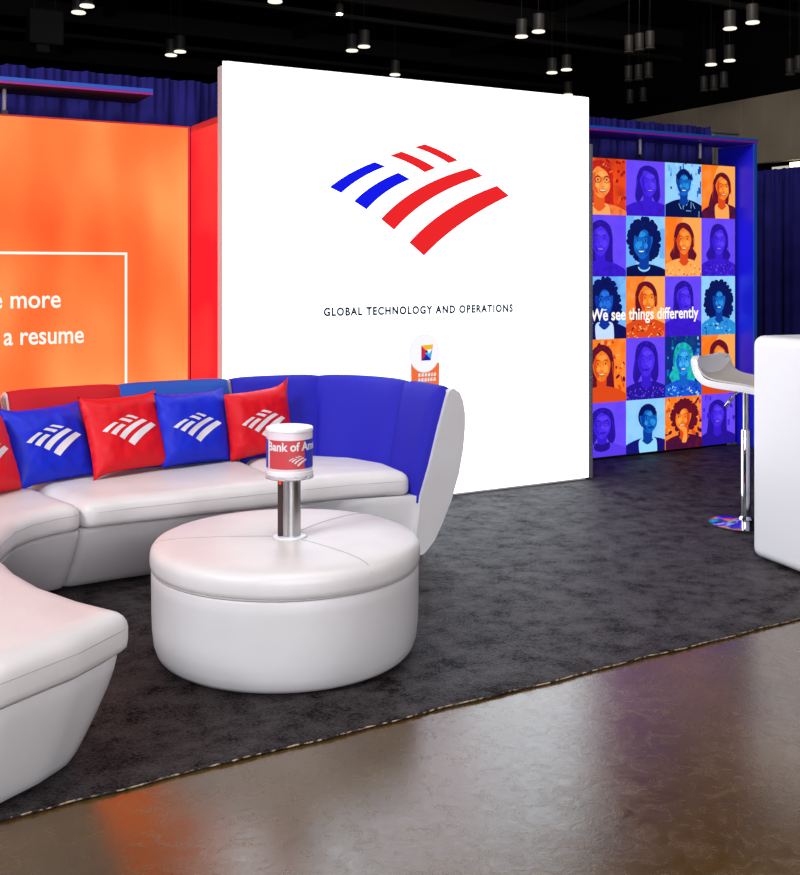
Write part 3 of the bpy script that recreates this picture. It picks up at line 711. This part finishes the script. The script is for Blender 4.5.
def back(J, T, parent, panels, cap_start=False, cap_end=False):
    """J: foot of the backrest on the seat, T: its top front edge; an upholstered shell bulging outwards"""
    n = 60; J = resample(catmull(J, 10), n); T = resample(catmull(T, 10), n)
    secs = []
    for i in range(n):
        t = T[min(i+1, n-1)]-T[max(i-1, 0)]; t.normalize(); o = Vector((-t.y, t.x))
        if (T[i]-J[i]).dot(o) < 0 and (T[i]-J[i]).length > 0.02: o = -o
        j, tp = J[i], T[i]
        prof = [(j+o*-0.03, 0.014), (j+o*-0.03, 0.05), (j+(tp-j)*0.05, 0.34), (j+(tp-j)*0.30+o*0.015, 0.50), (j+(tp-j)*0.65+o*0.02, 0.72), (tp+o*0.012, 0.88), (tp+o*0.028, 0.918), (tp+o*0.06, 0.926), (tp+o*0.098, 0.902),
                (tp+o*0.122, 0.85), (tp+o*0.134, 0.78), (tp+o*0.134, 0.70), (tp+o*0.122, 0.58), (tp+o*0.092, 0.44), (tp+o*0.042, 0.30), (tp+o*-0.022, 0.17), (j+o*0.10, 0.085), (j+o*0.045, 0.03), (j+o*0.02, 0.014)]
        secs.append([Vector((p.x, p.y, z)) for p, z in prof])
    bm = bmesh.new(); rings(bm, secs)
    shell = obj('back_shell', bm, M['leather'], parent, auto=60)
    for (t0, t1, m, lab) in panels:
        k = 16; bm = bmesh.new(); ps = []
        for i in range(k+1):
            f = t0+(t1-t0)*i/k; x = f*(n-1); a = min(int(x), n-2); fr_ = x-a
            j = J[a].lerp(J[a+1], fr_); tp = T[a].lerp(T[a+1], fr_)
            t = T[min(a+2, n-1)]-T[max(a-1, 0)]; t.normalize(); o = Vector((-t.y, t.x))
            if (tp-j).dot(o) < 0 and (tp-j).length > 0.02: o = -o
            e = min(i, k-i)/k; puff = 0.032*(1-(1-min(1, e*5))**2)
            low, hi = 0.30, 0.925
            row = []
            fr = [(0.0, low, 0), (0.05, 0.42, .9), (0.2, 0.50, 1), (0.42, 0.62, 1.1), (0.65, 0.74, 1.1), (0.86, 0.85, 1), (0.97, 0.90, .85)]
            for (q, z, b) in fr:
                c = j+(tp-j)*q; row.append(Vector((c.x, c.y, z))-Vector((o.x, o.y, 0))*(puff*b+0.004))
            row.append(Vector((tp.x, tp.y, 0.928+puff*0.25))+Vector((o.x, o.y, 0))*0.004)
            row.append(Vector((tp.x, tp.y, 0.930+puff*0.25))+Vector((o.x, o.y, 0))*0.04)
            row.append(Vector((tp.x, tp.y, 0.922))+Vector((o.x, o.y, 0))*0.058)
            row += [Vector((tp.x, tp.y, 0.88))+Vector((o.x, o.y, 0))*0.03, Vector((j.x, j.y, low))+Vector((o.x, o.y, 0))*0.02]
            drop = 0.03*max(0, 1-e*14)**2 if (t1 > .98 and t1 < .995 and i > k/2) else 0.0
            for v in row[6:11]: v.z -= drop
            ps.append(row)
        rings(bm, ps); obj('back_panel', bm, m, parent, label=lab, auto=60)
    return shell

XA, XG, XB = 0.975, 1.15, 2.255          # where the sections meet
FY = 5.21
# middle straight section
mid = empty('sofa_section', (1.65, 5.6, 0.014), 'straight middle sofa section with red and light blue back', 'sofa', 'sections of the curved white sofa')
J = [(XA+.010, 6.0), (1.35, 6.03), (1.7, 6.04), (XB-.012, 6.035)]
T = [(XA-.042, 6.11), (1.32, 6.165), (1.7, 6.185), (XB-.03, 6.18)]
back(J, T, mid, [(0.008, 0.49, M['red_fab'], 'red upholstered back panel'), (0.49, 0.999, M['lblue_fab'], 'light blue upholstered back panel')])
cushion([(XG+.003, FY), (1.4, FY+.02), (XB-.004, FY+.01), (XB-.004, 6.025), (1.7, 6.03), (1.35, 6.02), (XA+.004, 5.99)], mid, seed=1, rad=0.07)
base([(XG+.003, FY+.012), (1.4, FY+.028), (XB-.004, FY+.02), (XB-.004, 6.02), (XA+.004, 5.99)], [1, 1, 0, 0, 0], mid)
# right rounded section
rgt = empty('sofa_section', (2.75, 5.6, 0.014), 'rounded right end sofa section with dark blue back', 'sofa', 'sections of the curved white sofa')
J = [(XB+.012, 6.035), (2.49, 6.02), (2.70, 5.94), (2.865, 5.75), (2.95, 5.46), (2.955, 5.10)]
T = [(XB-.005, 6.18), (2.52, 6.185), (2.80, 6.11), (3.02, 5.89), (3.11, 5.54), (3.13, 5.11)]
back(J, T, rgt, [(0.001, 0.335, M['blue_fab'], None), (0.335, 0.735, M['blue_fab'], None), (0.735, 0.985, M['blue_fab'], None)])
cushion([(XB+.004, FY+.01), (2.6, FY), (2.935, FY-.055), (2.955, 5.46), (2.865, 5.74), (2.69, 5.93), (2.49, 6.01), (XB+.004, 6.025)], rgt, seed=2, rad=0.06)
base([(XB+.004, FY+.02), (2.45, FY+.018), (2.6, FY+.008), (2.75, FY-.02), (2.88, FY-.06), (3.01, 5.113), (2.985, 5.45), (2.90, 5.74), (2.71, 5.95), (2.49, 6.03), (XB+.004, 6.03)], [1, .85, .6, .3, .1, 0, 0, 0, 0, 0, 0], rgt)
# left corner section, mostly outside the picture
lft = empty('sofa_section', (0.4, 5.3, 0.014), 'curved corner sofa section with red back at the left', 'sofa', 'sections of the curved white sofa')
J = [(XA-.016, 5.985), (0.66, 5.9), (0.36, 5.72), (0.08, 5.42), (-0.1, 5.0), (-0.16, 4.46)]
T = [(XA-.068, 6.11), (0.62, 6.05), (0.25, 5.84), (-0.06, 5.5), (-0.25, 5.03), (-0.32, 4.46)]
back(J, T, lft, [(0.006, 0.332, M['red_fab'], None), (0.335, 0.66, M['red_fab'], None), (0.665, 0.99, M['red_fab'], None)])
IN = [(XG-.004, FY), (1.02, 5.175), (0.90, 5.11), (0.80, 5.0), (0.71, 4.8), (0.665, 4.6), (0.66, 4.46)]
cushion(IN+[(-0.15, 4.46), (-0.09, 5.0), (0.09, 5.41), (0.37, 5.71), (0.68, 5.89), (XA-.004, 5.98)], lft, seed=3, rad=0.07)
base([(x+.002, y+.01) for x, y in IN]+[(-0.15, 4.47), (-0.09, 5.0), (0.09, 5.41), (0.37, 5.71), (0.68, 5.89), (XA-.004, 5.98)], [1, 1, 1, 1, 1, 1, 0, 0, 0, 0, 0, 0, 0], lft)
# near backless end
nr = empty('sofa_bench', (0.3, 3.8, 0.014), 'backless white end of the curved sofa in the left foreground', 'sofa', 'sections of the curved white sofa')
ON = [(0.665, 4.43), (0.68, 4.2), (0.735, 3.95), (0.82, 3.73), (0.94, 3.51), (0.72, 3.33), (0.47, 3.19), (0.18, 3.13), (-0.1, 3.21), (-0.3, 3.55), (-0.36, 4.0), (-0.35, 4.43)]
cushion(ON, nr, seed=4, rad=0.07)
base([(a+(0.35-a)*.006, b+(3.85-b)*.006) for a, b in ON], [1, 1, .9, .75, .55, .5, .5, .55, .7, 1, 1, 0], nr, rad=0.12)

# ------------------------------------------------------------------ round ottoman and the tower standing in it
OC = (1.755, 4.15, 0.014)
ot = empty('ottoman', OC, 'round white leather ottoman on the dark carpet before the sofa', 'ottoman')
bm = bmesh.new()
lathe(bm, [(0.505, 0.0), (0.522, 0.004), (0.536, 0.02), (0.548, 0.055), (0.554, 0.11), (0.557, 0.18), (0.558, 0.30), (0.558, 0.347), (0.552, 0.357), (0.53, 0.36)], OC, 96); obj('base', bm, M['leather'], ot)
bm = bmesh.new()
OPR = [(0.53, 0.354), (0.549, 0.358), (0.560, 0.368), (0.564, 0.384), (0.564, 0.416), (0.560, 0.435), (0.550, 0.449), (0.528, 0.459), (0.49, 0.465), (0.42, 0.469), (0.3, 0.471), (0.15, 0.472)]
lathe(bm, OPR, OC, 96)
cush = obj('top_cushion', bm, M['leather2'], ot)
def otz(r): 
    pr = [(0.0, 0.472)]+OPR[::-1][:-3]
    for (a, za), (b, zb) in zip(pr[:-1], pr[1:]):
        if r <= b: return za+(zb-za)*(r-a)/max(1e-6, b-a)
    return 0.384
bm = bmesh.new(); tube(bm, [(OC[0]+.554*math.cos(a), OC[1]+.554*math.sin(a), OC[2]+.359) for a in [2*math.pi*i/96 for i in range(96)]], 0.004, 5, closed=True)
obj('joint_line', bm, M['seam'], ot)
TC = atz(289.5, 536.5, 0.486); TC = (TC.x, TC.y)
for ang, bend in ((-78, 0.1), (24, 0.25), (160, -0.1)):
    bm = bmesh.new(); pts = []
    e = Vector((OC[0]+.562*math.cos(R(ang)), OC[1]+.562*math.sin(R(ang)))); s0 = Vector(TC); d = e-s0; pn = Vector((-d.y, d.x))
    for i in range(25):
        t = 0.12+0.88*i/24; q = s0+d*t+pn*bend*t*(1-t); r = (q-Vector(OC[:2])).length
        pts.append((q.x, q.y, OC[2]+otz(min(r, .562))+.0005))
    tube(bm, pts, 0.0018, 5); obj('seam', bm, M['seam'], cush)
Z0 = OC[2]+0.4725
tw = empty('charging_tower', (TC[0], TC[1], Z0), 'steel charging post with round printed drum standing in the ottoman', 'charging post')
bm = bmesh.new(); lathe(bm, [(0.05, 0.0), (0.074, 0.0), (0.074, 0.005), (0.068, 0.008), (0.05, 0.008)], (TC[0], TC[1], Z0), 40); obj('collar', bm, M['white_gloss'], tw)
th = ANG-R(90)                                 # the post's flat front looks back along the view
def trot(x, y): c, s = math.cos(th), math.sin(th); return (TC[0]+x*c-y*s, TC[1]+x*s+y*c)
PH = 0.254
M['outlet'] = mat('dark_brown_plastic', (58, 40, 42), 0.35)
bm = bmesh.new()
prof = []
for i in range(40):
    a = 2*math.pi*i/40; r = 0.043
    x, y = r*math.cos(a), r*math.sin(a); x = max(-0.033, x); prof.append((x+0.004, y))
rings(bm, [[Vector((*trot(x, y), Z0+z)) for x, y in prof] for z in (0.004, PH)]); obj('post', bm, M['steel'], tw, auto=30)
bm = bmesh.new()
for x in (-0.004, 0.018):
    p = [trot(x, -0.0435), trot(x+0.004, -0.0435), trot(x+0.004, -0.038), trot(x, -0.038)]
    rings(bm, [[Vector((q[0], q[1], Z0+z)) for q in p] for z in (0.012, PH-.004)])
obj('groove', bm, M['alu'], tw, smooth=False)
bm = bmesh.new(); p = [trot(-0.046, -0.031), trot(-0.028, -0.031), trot(-0.028, 0.031), trot(-0.046, 0.031)]
rings(bm, [[Vector((q[0], q[1], Z0+z)) for q in p] for z in (0.01, PH-.002)]); obj('outlet_strip', bm, M['outlet'], tw, smooth=False, label='dark strip of outlets')
bm = bmesh.new(); p = [trot(-0.041, -0.034), trot(-0.031, -0.034), trot(-0.031, -0.03), trot(-0.041, -0.03)]
rings(bm, [[Vector((q[0], q[1], Z0+z)) for q in p] for z in (PH-.03, PH-.016)]); obj('indicator_light', bm, M['red_led'], tw, smooth=False)
DR = 0.099; DZ0, DZ1 = Z0+PH-.002, Z0+PH+.212
M['drum_clear'] = mat('clear_acrylic', (250, 250, 255), 0.05, trans=0.9, ior=1.3)
M['wrap_white'] = mat('white_wrap', (232, 218, 226), 0.45); M['wrap_red'] = mat('red_wrap', (205, 66, 72), 0.5); M['wrap_blue'] = mat('blue_wrap', (40, 52, 190), 0.45)
M['drum_top'] = emat('lit_drum_top', (255, 250, 250), 0.9)
bm = bmesh.new(); lathe(bm, [(DR-.008, 0.03), (DR-.003, 0.03), (DR-.003, 0.192), (DR-.006, 0.2)], (TC[0], TC[1], DZ0), 64); drum = obj('drum', bm, M['wrap_white'], tw, auto=40)
bm = bmesh.new(); lathe(bm, [(DR-.02, 0.0), (DR-.004, 0.0), (DR, 0.004), (DR, 0.03), (DR-.003, 0.0325)], (TC[0], TC[1], DZ0), 64); obj('drum_foot', bm, M['white_plain'], tw, auto=40)
bm = bmesh.new(); lathe(bm, [(DR-.012, 0.0), (DR+.001, -0.003), (DR+.003, 0.0), (DR+.003, 0.012), (DR, 0.014)], (TC[0], TC[1], DZ0), 64); obj('clear_rim', bm, M['drum_clear'], tw, auto=40)
bm = bmesh.new(); lathe(bm, [(DR-.004, 0.193), (DR, 0.195), (DR, 0.203), (DR-.003, 0.207)], (TC[0], TC[1], DZ0), 64); obj('lid', bm, M['white_plain'], tw, auto=40)
A0 = math.atan2(-FW.y, -FW.x)+R(7)            # direction of the band's middle
def cyl(x, z, dr=0.0): a = A0+x/DR; return Vector((TC[0]+(DR-.003+dr)*math.cos(a), TC[1]+(DR-.003+dr)*math.sin(a), DZ0+z))
bm = bmesh.new()
for k in range(120):
    a, b = 2*math.pi*k/120, 2*math.pi*(k+1)/120; xm = ((a+b)/2+math.pi) % (2*math.pi)-math.pi
    red = -1.02 < xm < 0.68
    if -1.14 < xm < -1.02: continue
    f = bm.faces.new([bm.verts.new(cyl(x*DR, z, 0.0012)) for x, z in ((a, .044), (b, .044), (b, .162), (a, .162))]); f.material_index = 0 if red else 1
bmesh.ops.remove_doubles(bm, verts=bm.verts[:], dist=1e-5)
obj('printed_band', bm, [M['wrap_red'], M['wrap_blue']], drum, label='red and blue printed band')
tb = text_bm('Bank of America', -0.104, 0.318, 0.12, 0.035, bold=0.03)
bmesh.ops.triangulate(tb, faces=tb.faces[:]); bmesh.ops.subdivide_edges(tb, edges=[e for e in tb.edges if e.calc_length() > .008], cuts=2)
for v in tb.verts: v.co = cyl(v.co.x, v.co.z, 0.0022)
obj('lettering', tb, M['print_white'], drum, smooth=False)
bm = bmesh.new(); emblem(bm, lambda x, z: cyl(0.036+x*0.082, 0.078+z*0.082, 0.0022)); obj('emblem', bm, M['print_white'], drum, smooth=False)

# ------------------------------------------------------------------ throw pillows
def pillow(loc, yaw, tilt, roll, w, h, m, label, seed, ear=(0, 0, 0, 0), thick=0.075):
    """ear: extra reach of the TL, TR, BR, BL corners"""
    Rm = Matrix.Rotation(yaw, 3, 'Z') @ Matrix.Rotation(tilt, 3, 'X') @ Matrix.Rotation(roll, 3, 'Y')
    o = empty('throw_pillow', loc, label, 'pillow', 'throw pillows along the sofa back')
    def surf(u, v, side):
        a = 1-0.032*(1-v*v); b = 1-0.035*(1-u*u)
        x, z = u*a*w/2, v*b*h/2
        cu, cv = abs(u)**6, abs(v)**6; q = cu*cv
        e = ear[0] if (u < 0 and v > 0) else ear[1] if (u > 0 and v > 0) else ear[2] if u > 0 else ear[3]
        x += math.copysign(q*e, u)*0.4; z += math.copysign(q*e, v)
        bul = (max(0, 1-u**4)*max(0, 1-v**4))**0.62
        wr = 0.0
        ed = (1-bul)
        wr += 0.006*ed*noise.noise(Vector((u*6+seed*7, v*6, side)))
        wr += 0.010*noise.noise(Vector((u*2+seed*3, v*2+seed, side)))+0.006*ed**0.5*noise.noise(Vector((u*9+seed, v*4-seed, side)))+0.004*noise.noise(Vector((u*5+seed, v*5, side+4)))
        y = -side*(thick*bul+wr*(0.15+bul))
        return Vector((x, y, z))
    n = 36; bm = bmesh.new()
    for side in (1, -1):
        g = [[bm.verts.new(surf(-1+2*i/n, -1+2*j/n, side)) for j in range(n+1)] for i in range(n+1)]
        for i in range(n):
            for j in range(n): bm.faces.new((g[i][j], g[i+1][j], g[i+1][j+1], g[i][j+1]))
    bmesh.ops.remove_doubles(bm, verts=bm.verts[:], dist=0.0006)
    bmesh.ops.transform(bm, matrix=Rm.to_4x4(), verts=bm.verts[:])
    obj('cover', bm, m, o, world=False)
    bm = bmesh.new()
    def put(x, z):
        u, v = x/(w/2)*1.03, z/(h/2)*1.03; p = surf(u, v, 1); return Rm @ (p+Vector((0, -0.0025, 0)))
    emblem(bm, lambda x, z: put(x*w*0.68-0.008, z*w*0.68-0.004), fat=1.22); obj('emblem', bm, M['print_white'], o, world=False, label='white printed flag emblem')
    return o
pillow((1.112, 5.861, 0.672), 0.357, -0.422, -0.021, 0.468, 0.415, M['pil_blue'], 'blue flag-print pillow, left of the two blue ones', 1, ear=(.03, .01, .01, .02))
pillow((1.522, 5.875, 0.698), 0.259, -0.396, -0.009, 0.468, 0.425, M['pil_red'], 'red flag-print pillow between the two blue pillows', 2, ear=(.02, .02, .01, .03))
pillow((1.924, 5.925, 0.690), 0.223, -0.226, 0.014, 0.45, 0.412, M['pil_blue'], 'blue flag-print pillow between two red pillows', 3, ear=(.01, .03, .01, .0))
pillow((2.340, 5.955, 0.688), 0.186, -0.10, -0.058, 0.440, 0.392, M['pil_red'], 'rightmost red flag-print pillow with pointed corner, behind the drum', 4, ear=(.0, .05, .01, .0))
pillow((0.72, 5.62, 0.668), 0.62, -0.40, 0.02, 0.44, 0.40, M['pil_red'], 'red pillow cut off by the left edge of the photo', 5)

# ------------------------------------------------------------------ white counter and bar stool
cr_ = R(9.0)
ct = empty('bar_counter', (5.2, 3.9, 0), 'white rounded bar counter at the right edge of the carpet', 'counter')
def cxy(x, y): c, s = math.cos(-cr_), math.sin(-cr_); return (4.552+x*c-y*s, 4.20+x*s+y*c)
bm = bmesh.new(); box(bm, 0, 1.5, -0.62, 0, 0.0, 1.225, bev=0.055, seg=6)
for v in bm.verts: v.co.x, v.co.y = cxy(v.co.x, v.co.y)
for v in bm.verts: v.co.z += 0.014
obj('body', bm, M['counter'], ct, auto=60)
bm = bmesh.new(); box(bm, 0.06, 1.44, 0.001, 0.03, 0.20, 0.92, bev=0.013, seg=3)
for v in bm.verts: v.co.x, v.co.y = cxy(v.co.x, v.co.y)
obj('rear_panel', bm, M['counter'], ct, auto=60)

SP = atz(746, 524, 0.016); SP = Vector((SP.x, SP.y, 0.016))
st = empty('bar_stool', SP, 'white low-backed bar stool on chrome post behind the counter', 'stool')
bm = bmesh.new(); lathe(bm, [(0.215, 0.0), (0.222, 0.004), (0.222, 0.009), (0.20, 0.014), (0.09, 0.022), (0.045, 0.032), (0.036, 0.05)], SP, 64); obj('base_disc', bm, M['chrome'], st, auto=40)
bm = bmesh.new(); lathe(bm, [(0.030, 0.03), (0.030, 0.585), (0.026, 0.59)], SP, 28); obj('post', bm, M['chrome'], st, auto=40)
bm = bmesh.new(); lathe(bm, [(0.019, 0.58), (0.019, 0.825), (0.06, 0.828), (0.06, 0.838)], SP, 28); obj('gas_lift', bm, M['steel'], st, auto=40)
bm = bmesh.new(); q = SP+Vector((0, 0, 0.825)); dl = (-RT*0.9+FW*0.2).normalized()
tube(bm, [q, q+dl*0.05-Vector((0, 0, 0.005)), q+dl*0.075-Vector((0, 0, 0.03)), q+dl*0.115-Vector((0, 0, 0.085))], 0.007, 8)
tube(bm, [q+dl*0.085-Vector((0, 0, 0.043)), q+dl*0.122-Vector((0, 0, 0.097))], 0.012, 8)
obj('lever', bm, M['steel'], st)
# one-piece shell: seat pan rolling up into a low back; the seat faces the counter
def shell(off, m, name, par, lim=1.0, thick=0.04, bevel=0.014, label=None):
    fx = (RT*0.75-FW*0.66).normalized(); sx = Vector((-fx.y, fx.x, 0))   # front, left
    prof = [(0.26, -0.045), (0.20, -0.018), (0.10, -0.004), (0.0, 0.0), (-0.10, 0.006), (-0.17, 0.022), (-0.22, 0.062), (-0.248, 0.12), (-0.262, 0.185)]
    pr = catmull([(a, b) for a, b in prof], 5)
    if lim < 1: pr = resample(pr, len(pr)); pr = pr[2:-2]
    nv = 16; bm = bmesh.new(); g = []
    for i, p in enumerate(pr):
        row = []; f = i/(len(pr)-1); wd = 0.265*(1-0.10*max(0, f-0.6)/0.4-0.10*max(0, 0.12-f)/0.12)*lim
        for j in range(nv+1):
            t = -1+2*j/nv; rise = 0.035*abs(t)**3*(0.4+0.6*f)
            edge = abs(t)**6*0.05*(1 if f > 0.9 else 0)
            c = SP+fx*(p[0]+(0.07*t*t*(f-0.55) if f > .55 else 0))+sx*(t*wd)+Vector((0, 0, 0.855+p[1]+rise-edge+off))
            row.append(bm.verts.new(c))
        g.append(row)
    for i in range(len(pr)-1):
        for j in range(nv): bm.faces.new((g[i][j], g[i+1][j], g[i+1][j+1], g[i][j+1]))
    o = obj(name, bm, m, par, label=label)
    md = o.modifiers.new('thick', 'SOLIDIFY'); md.thickness = thick; md.offset = 0
    bv = o.modifiers.new('soft', 'BEVEL'); bv.width = bevel; bv.segments = 3; bv.limit_method = 'ANGLE'
    return o
seat = shell(0.0, M['white_gloss'], 'seat_shell', st)
shell(0.024, M['grey_pad'], 'seat_pad', st, lim=0.93, thick=0.01, bevel=0.003, label='pale grey seat pad')

# ------------------------------------------------------------------ hall lamps and other things overhead
def lamp_proto(name, lens_mat, label, cat, h=0.55):
    o = empty(name, (0, 0, 0), label, cat)
    bm = bmesh.new(); lathe(bm, [(0.10, 0.05), (0.15, 0.07), (0.18, 0.13), (0.19, h), (0.16, h+.03)], (0, 0, 0), 20); obj('housing', bm, M['lamp_body'], o, auto=40)
    bm = bmesh.new(); lathe(bm, [(0.12, 0.0), (0.19, 0.005), (0.205, 0.02), (0.195, 0.05), (0.10, 0.055)], (0, 0, 0), 24); obj('lens', bm, lens_mat, o, auto=60)
    bm = bmesh.new(); tube(bm, [(0, 0, h+.02), (0, 0, 12.02-9.0)], 0.006, 6); obj('stem', bm, M['lamp_body'], o)
    return o
def copy_thing(src, loc, label=None):
    r = src.copy(); COL.objects.link(r); r.location = loc
    for ch in src.children:
        c = ch.copy(); COL.objects.link(c); c.parent = r
    if label: r['label'] = label
    return r
PAIRS = [  # lit pairs in the photo: pixel of each lens, and how to find them
 ((87, 5.5), 'lit round hall lamp over the orange wall, right one of the topmost pair'), ((78.5, 12), 'lit round hall lamp over the orange wall, left one of the topmost pair'),
 ((180, 51), 'lit hall lamp left above the white wall corner, right of its pair'), ((171, 54.5), 'lit hall lamp left above the white wall corner, left of its pair'),
 ((275, 1), 'lit hall lamp cut by the top of the photo'),
 ((364, 46), 'lit hall lamp just above the white wall, right of its pair below the starry one'), ((352, 50), 'lit hall lamp just above the white wall, left of its pair below the starry one'),
 ((538.5, 31), 'lit hall lamp above the right half of the white wall, right of its pair'), ((521.5, 36), 'lit hall lamp above the right half of the white wall, left of its pair'),
 ((566.5, 69), 'lit hall lamp near the white wall top right corner, right of its pair'), ((552, 72), 'lit hall lamp near the white wall top right corner, left of its pair'),
 ((395, 74), 'lit hall lamp touching the top edge of the white wall, centre'), ((568, 94), 'lit hall lamp touching the top edge of the white wall, right corner'),
 ((730, 28), 'lit hall lamp at top right, left one of the brightest pair'), ((752.6, 22), 'lit hall lamp at top right, right one of the brightest pair'),
 ((711, 64), 'lit hall lamp above the portrait grid, left of the lower pair'), ((729.5, 60), 'lit hall lamp above the portrait grid, right of the lower pair')]
proto = lamp_proto('pendant_lamp', M['lamp_lens'], 'x', 'lamp'); proto['group'] = 'lit high bay lamps under the hall ceiling'
for k, ((u, v), lb) in enumerate(PAIRS):
    p = atz(u, v+1.5, 9.0)
    if k == 0: proto.location = p; proto['label'] = lb
    else: copy_thing(proto, p, lb)
off = lamp_proto('pendant_lamp', M['lamp_off'], 'x', 'lamp'); off['group'] = 'unlit high bay lamps under the hall ceiling'
OFF = [((629, 53), 'left'), ((639.5, 51), 'middle'), ((650, 49), 'right'), ((628.5, 81), 'left'), ((638.5, 80), 'middle'), ((648.5, 78), 'right'),
       ((704, 91), 'left'), ((714, 90), 'middle'), ((724, 87), 'right'), ((790, 75), 'left'), ((799, 72), 'right'), ((630, 103), 'left'), ((643, 101), 'right')]
rows_ = ['upper cluster above the portraits']*3+['second cluster above the portraits']*3+['cluster over the taupe wall panels']*3+['cluster at the right edge']*2+['lowest dim cluster above the portraits']*2
for k, ((u, v), w) in enumerate(OFF):
    p = atz(u, v, 8.4 if u > 700 else 8.6); lb = 'unlit grey hall lamp, %s one of the %s' % (w, rows_[k])
    if k == 0: off.location = p; off['label'] = lb; off.scale = (.8, .8, .98)
    else: copy_thing(off, p, lb)
p = atz(339.5, 15, 9.2)
sl = empty('spot_lamp', p, 'small dazzling hall spot lamp above the white wall', 'lamp')
bm = bmesh.new(); lathe(bm, [(0.03, 0.0), (0.09, 0.01), (0.09, 0.03), (0.04, 0.05)], p, 16); obj('lens', bm, M['star'], sl)
bm = bmesh.new(); lathe(bm, [(0.1, 0.05), (0.12, 0.08), (0.12, 0.3), (0.04, 0.35)], p, 16); tube(bm, [p+Vector((0, 0, .3)), (p.x, p.y, 12.0)], 0.012, 6); obj('housing', bm, M['lamp_body'], sl)
# dim loudspeaker over the orange wall and bright work lights beyond the side drape
p = atz(45, 36, 8.6)
sp = empty('hanging_speaker', p, 'dim grey hanging box under the ceiling at upper left', 'speaker')
bm = bmesh.new(); box(bm, p.x-.5, p.x+.5, p.y-.35, p.y+.35, p.z-.3, p.z+.75, bev=.06); box(bm, p.x-.3, p.x+.1, p.y-.3, p.y+.3, p.z-.55, p.z-.3, bev=.04); obj('cabinet', bm, mat('speaker_grey', (52, 50, 50), 0.7), sp, smooth=False)
bm = bmesh.new(); tube(bm, [(p.x-.3, p.y, p.z+.7), (p.x-.3, p.y, 12)], .02, 6); tube(bm, [(p.x+.3, p.y, p.z+.7), (p.x+.3, p.y, 12)], .02, 6); obj('cable', bm, M['lamp_body'], sp)
M['glow_warm'] = emat('warm_work_light', (255, 236, 200), 3.0); M['glow_dim'] = emat('dim_work_light', (205, 196, 180), 1.0)
for (u, v, w, h, m, lb) in ((797, 166, .66, .32, 'glow_warm', 'bright warm wall light just above the far right drape'), (780.5, 169, .8, .2, 'glow_dim', 'dim wide wall light just above the far right drape')):
    p = atx(u, v, 32.85)
    o = empty('wall_light', p, lb, 'lamp')
    boxo('lens', (p.x-.02, p.x, p.y-w/2, p.y+w/2, p.z-h/2, p.z+h/2), M[m], o); boxo('housing', (p.x, p.x+.05, p.y-w/2-.03, p.y+w/2+.03, p.z-h/2-.03, p.z+h/2+.03), M['lamp_body'], o)
# roof beams and pipes, barely seen
bm = bmesh.new()
for y in (18, 26, 34, 42, 50): box(bm, -13.9, 32.8, y, y+.3, 11.2, 11.9); box(bm, -13.9, 32.8, y+.05, y+.25, 10.6, 10.75)
for x in (-6, 2, 10, 18, 26): box(bm, x, x+.3, 2, 61.9, 11.5, 11.95)
top(obj('trim_2', bm, mat('roof_steel', (30, 29, 31), 0.7), smooth=False), kind='structure')

# ------------------------------------------------------------------ light
def area(name, loc, aim, sx, sy, power, rgb=(255, 255, 255)):
    d = bpy.data.lights.new(name, 'AREA'); d.shape = 'RECTANGLE'; d.size = sx; d.size_y = sy; d.energy = power; d.color = s2l(rgb)[:3]
    o = bpy.data.objects.new(name, d); COL.objects.link(o); o.location = loc
    o.rotation_euler = (Vector(aim)-Vector(loc)).to_track_quat('-Z', 'Y').to_euler(); return o
area('front_fill', (-0.3, -4.5, 2.7), (1.6, 4.4, 0.5), 5, 2.2, 440, (250, 250, 255))  # added fill light, unseen behind the camera, for the front faces
area('hall_overhead', (2.5, 2.6, 9.0), (2.5, 4.6, 0), 5, 4, 330, (255, 244, 238))
area('left_fill', (-7, 1.5, 7.0), (4.5, 4, 0.6), 4, 3, 900, (248, 250, 255))  # added fill light, unseen off to the left, to brighten the counter
area('hall_far', (18, 20, 11.0), (31, 28, 5), 6, 6, 620, (255, 240, 225))
w = bpy.data.worlds.new('hall_air'); SC.world = w; w.use_nodes = True
w.node_tree.nodes['Background'].inputs[0].default_value = (0.02, 0.02, 0.025, 1)
SC.view_settings.view_transform = 'Standard'; SC.view_settings.look = 'None'; SC.view_settings.exposure = 0; SC.view_settings.gamma = 1
SC.view_settings.use_curve_mapping = False
SC.cycles.max_bounces = 8
try: SC.cycles.use_denoising = True
except Exception: pass
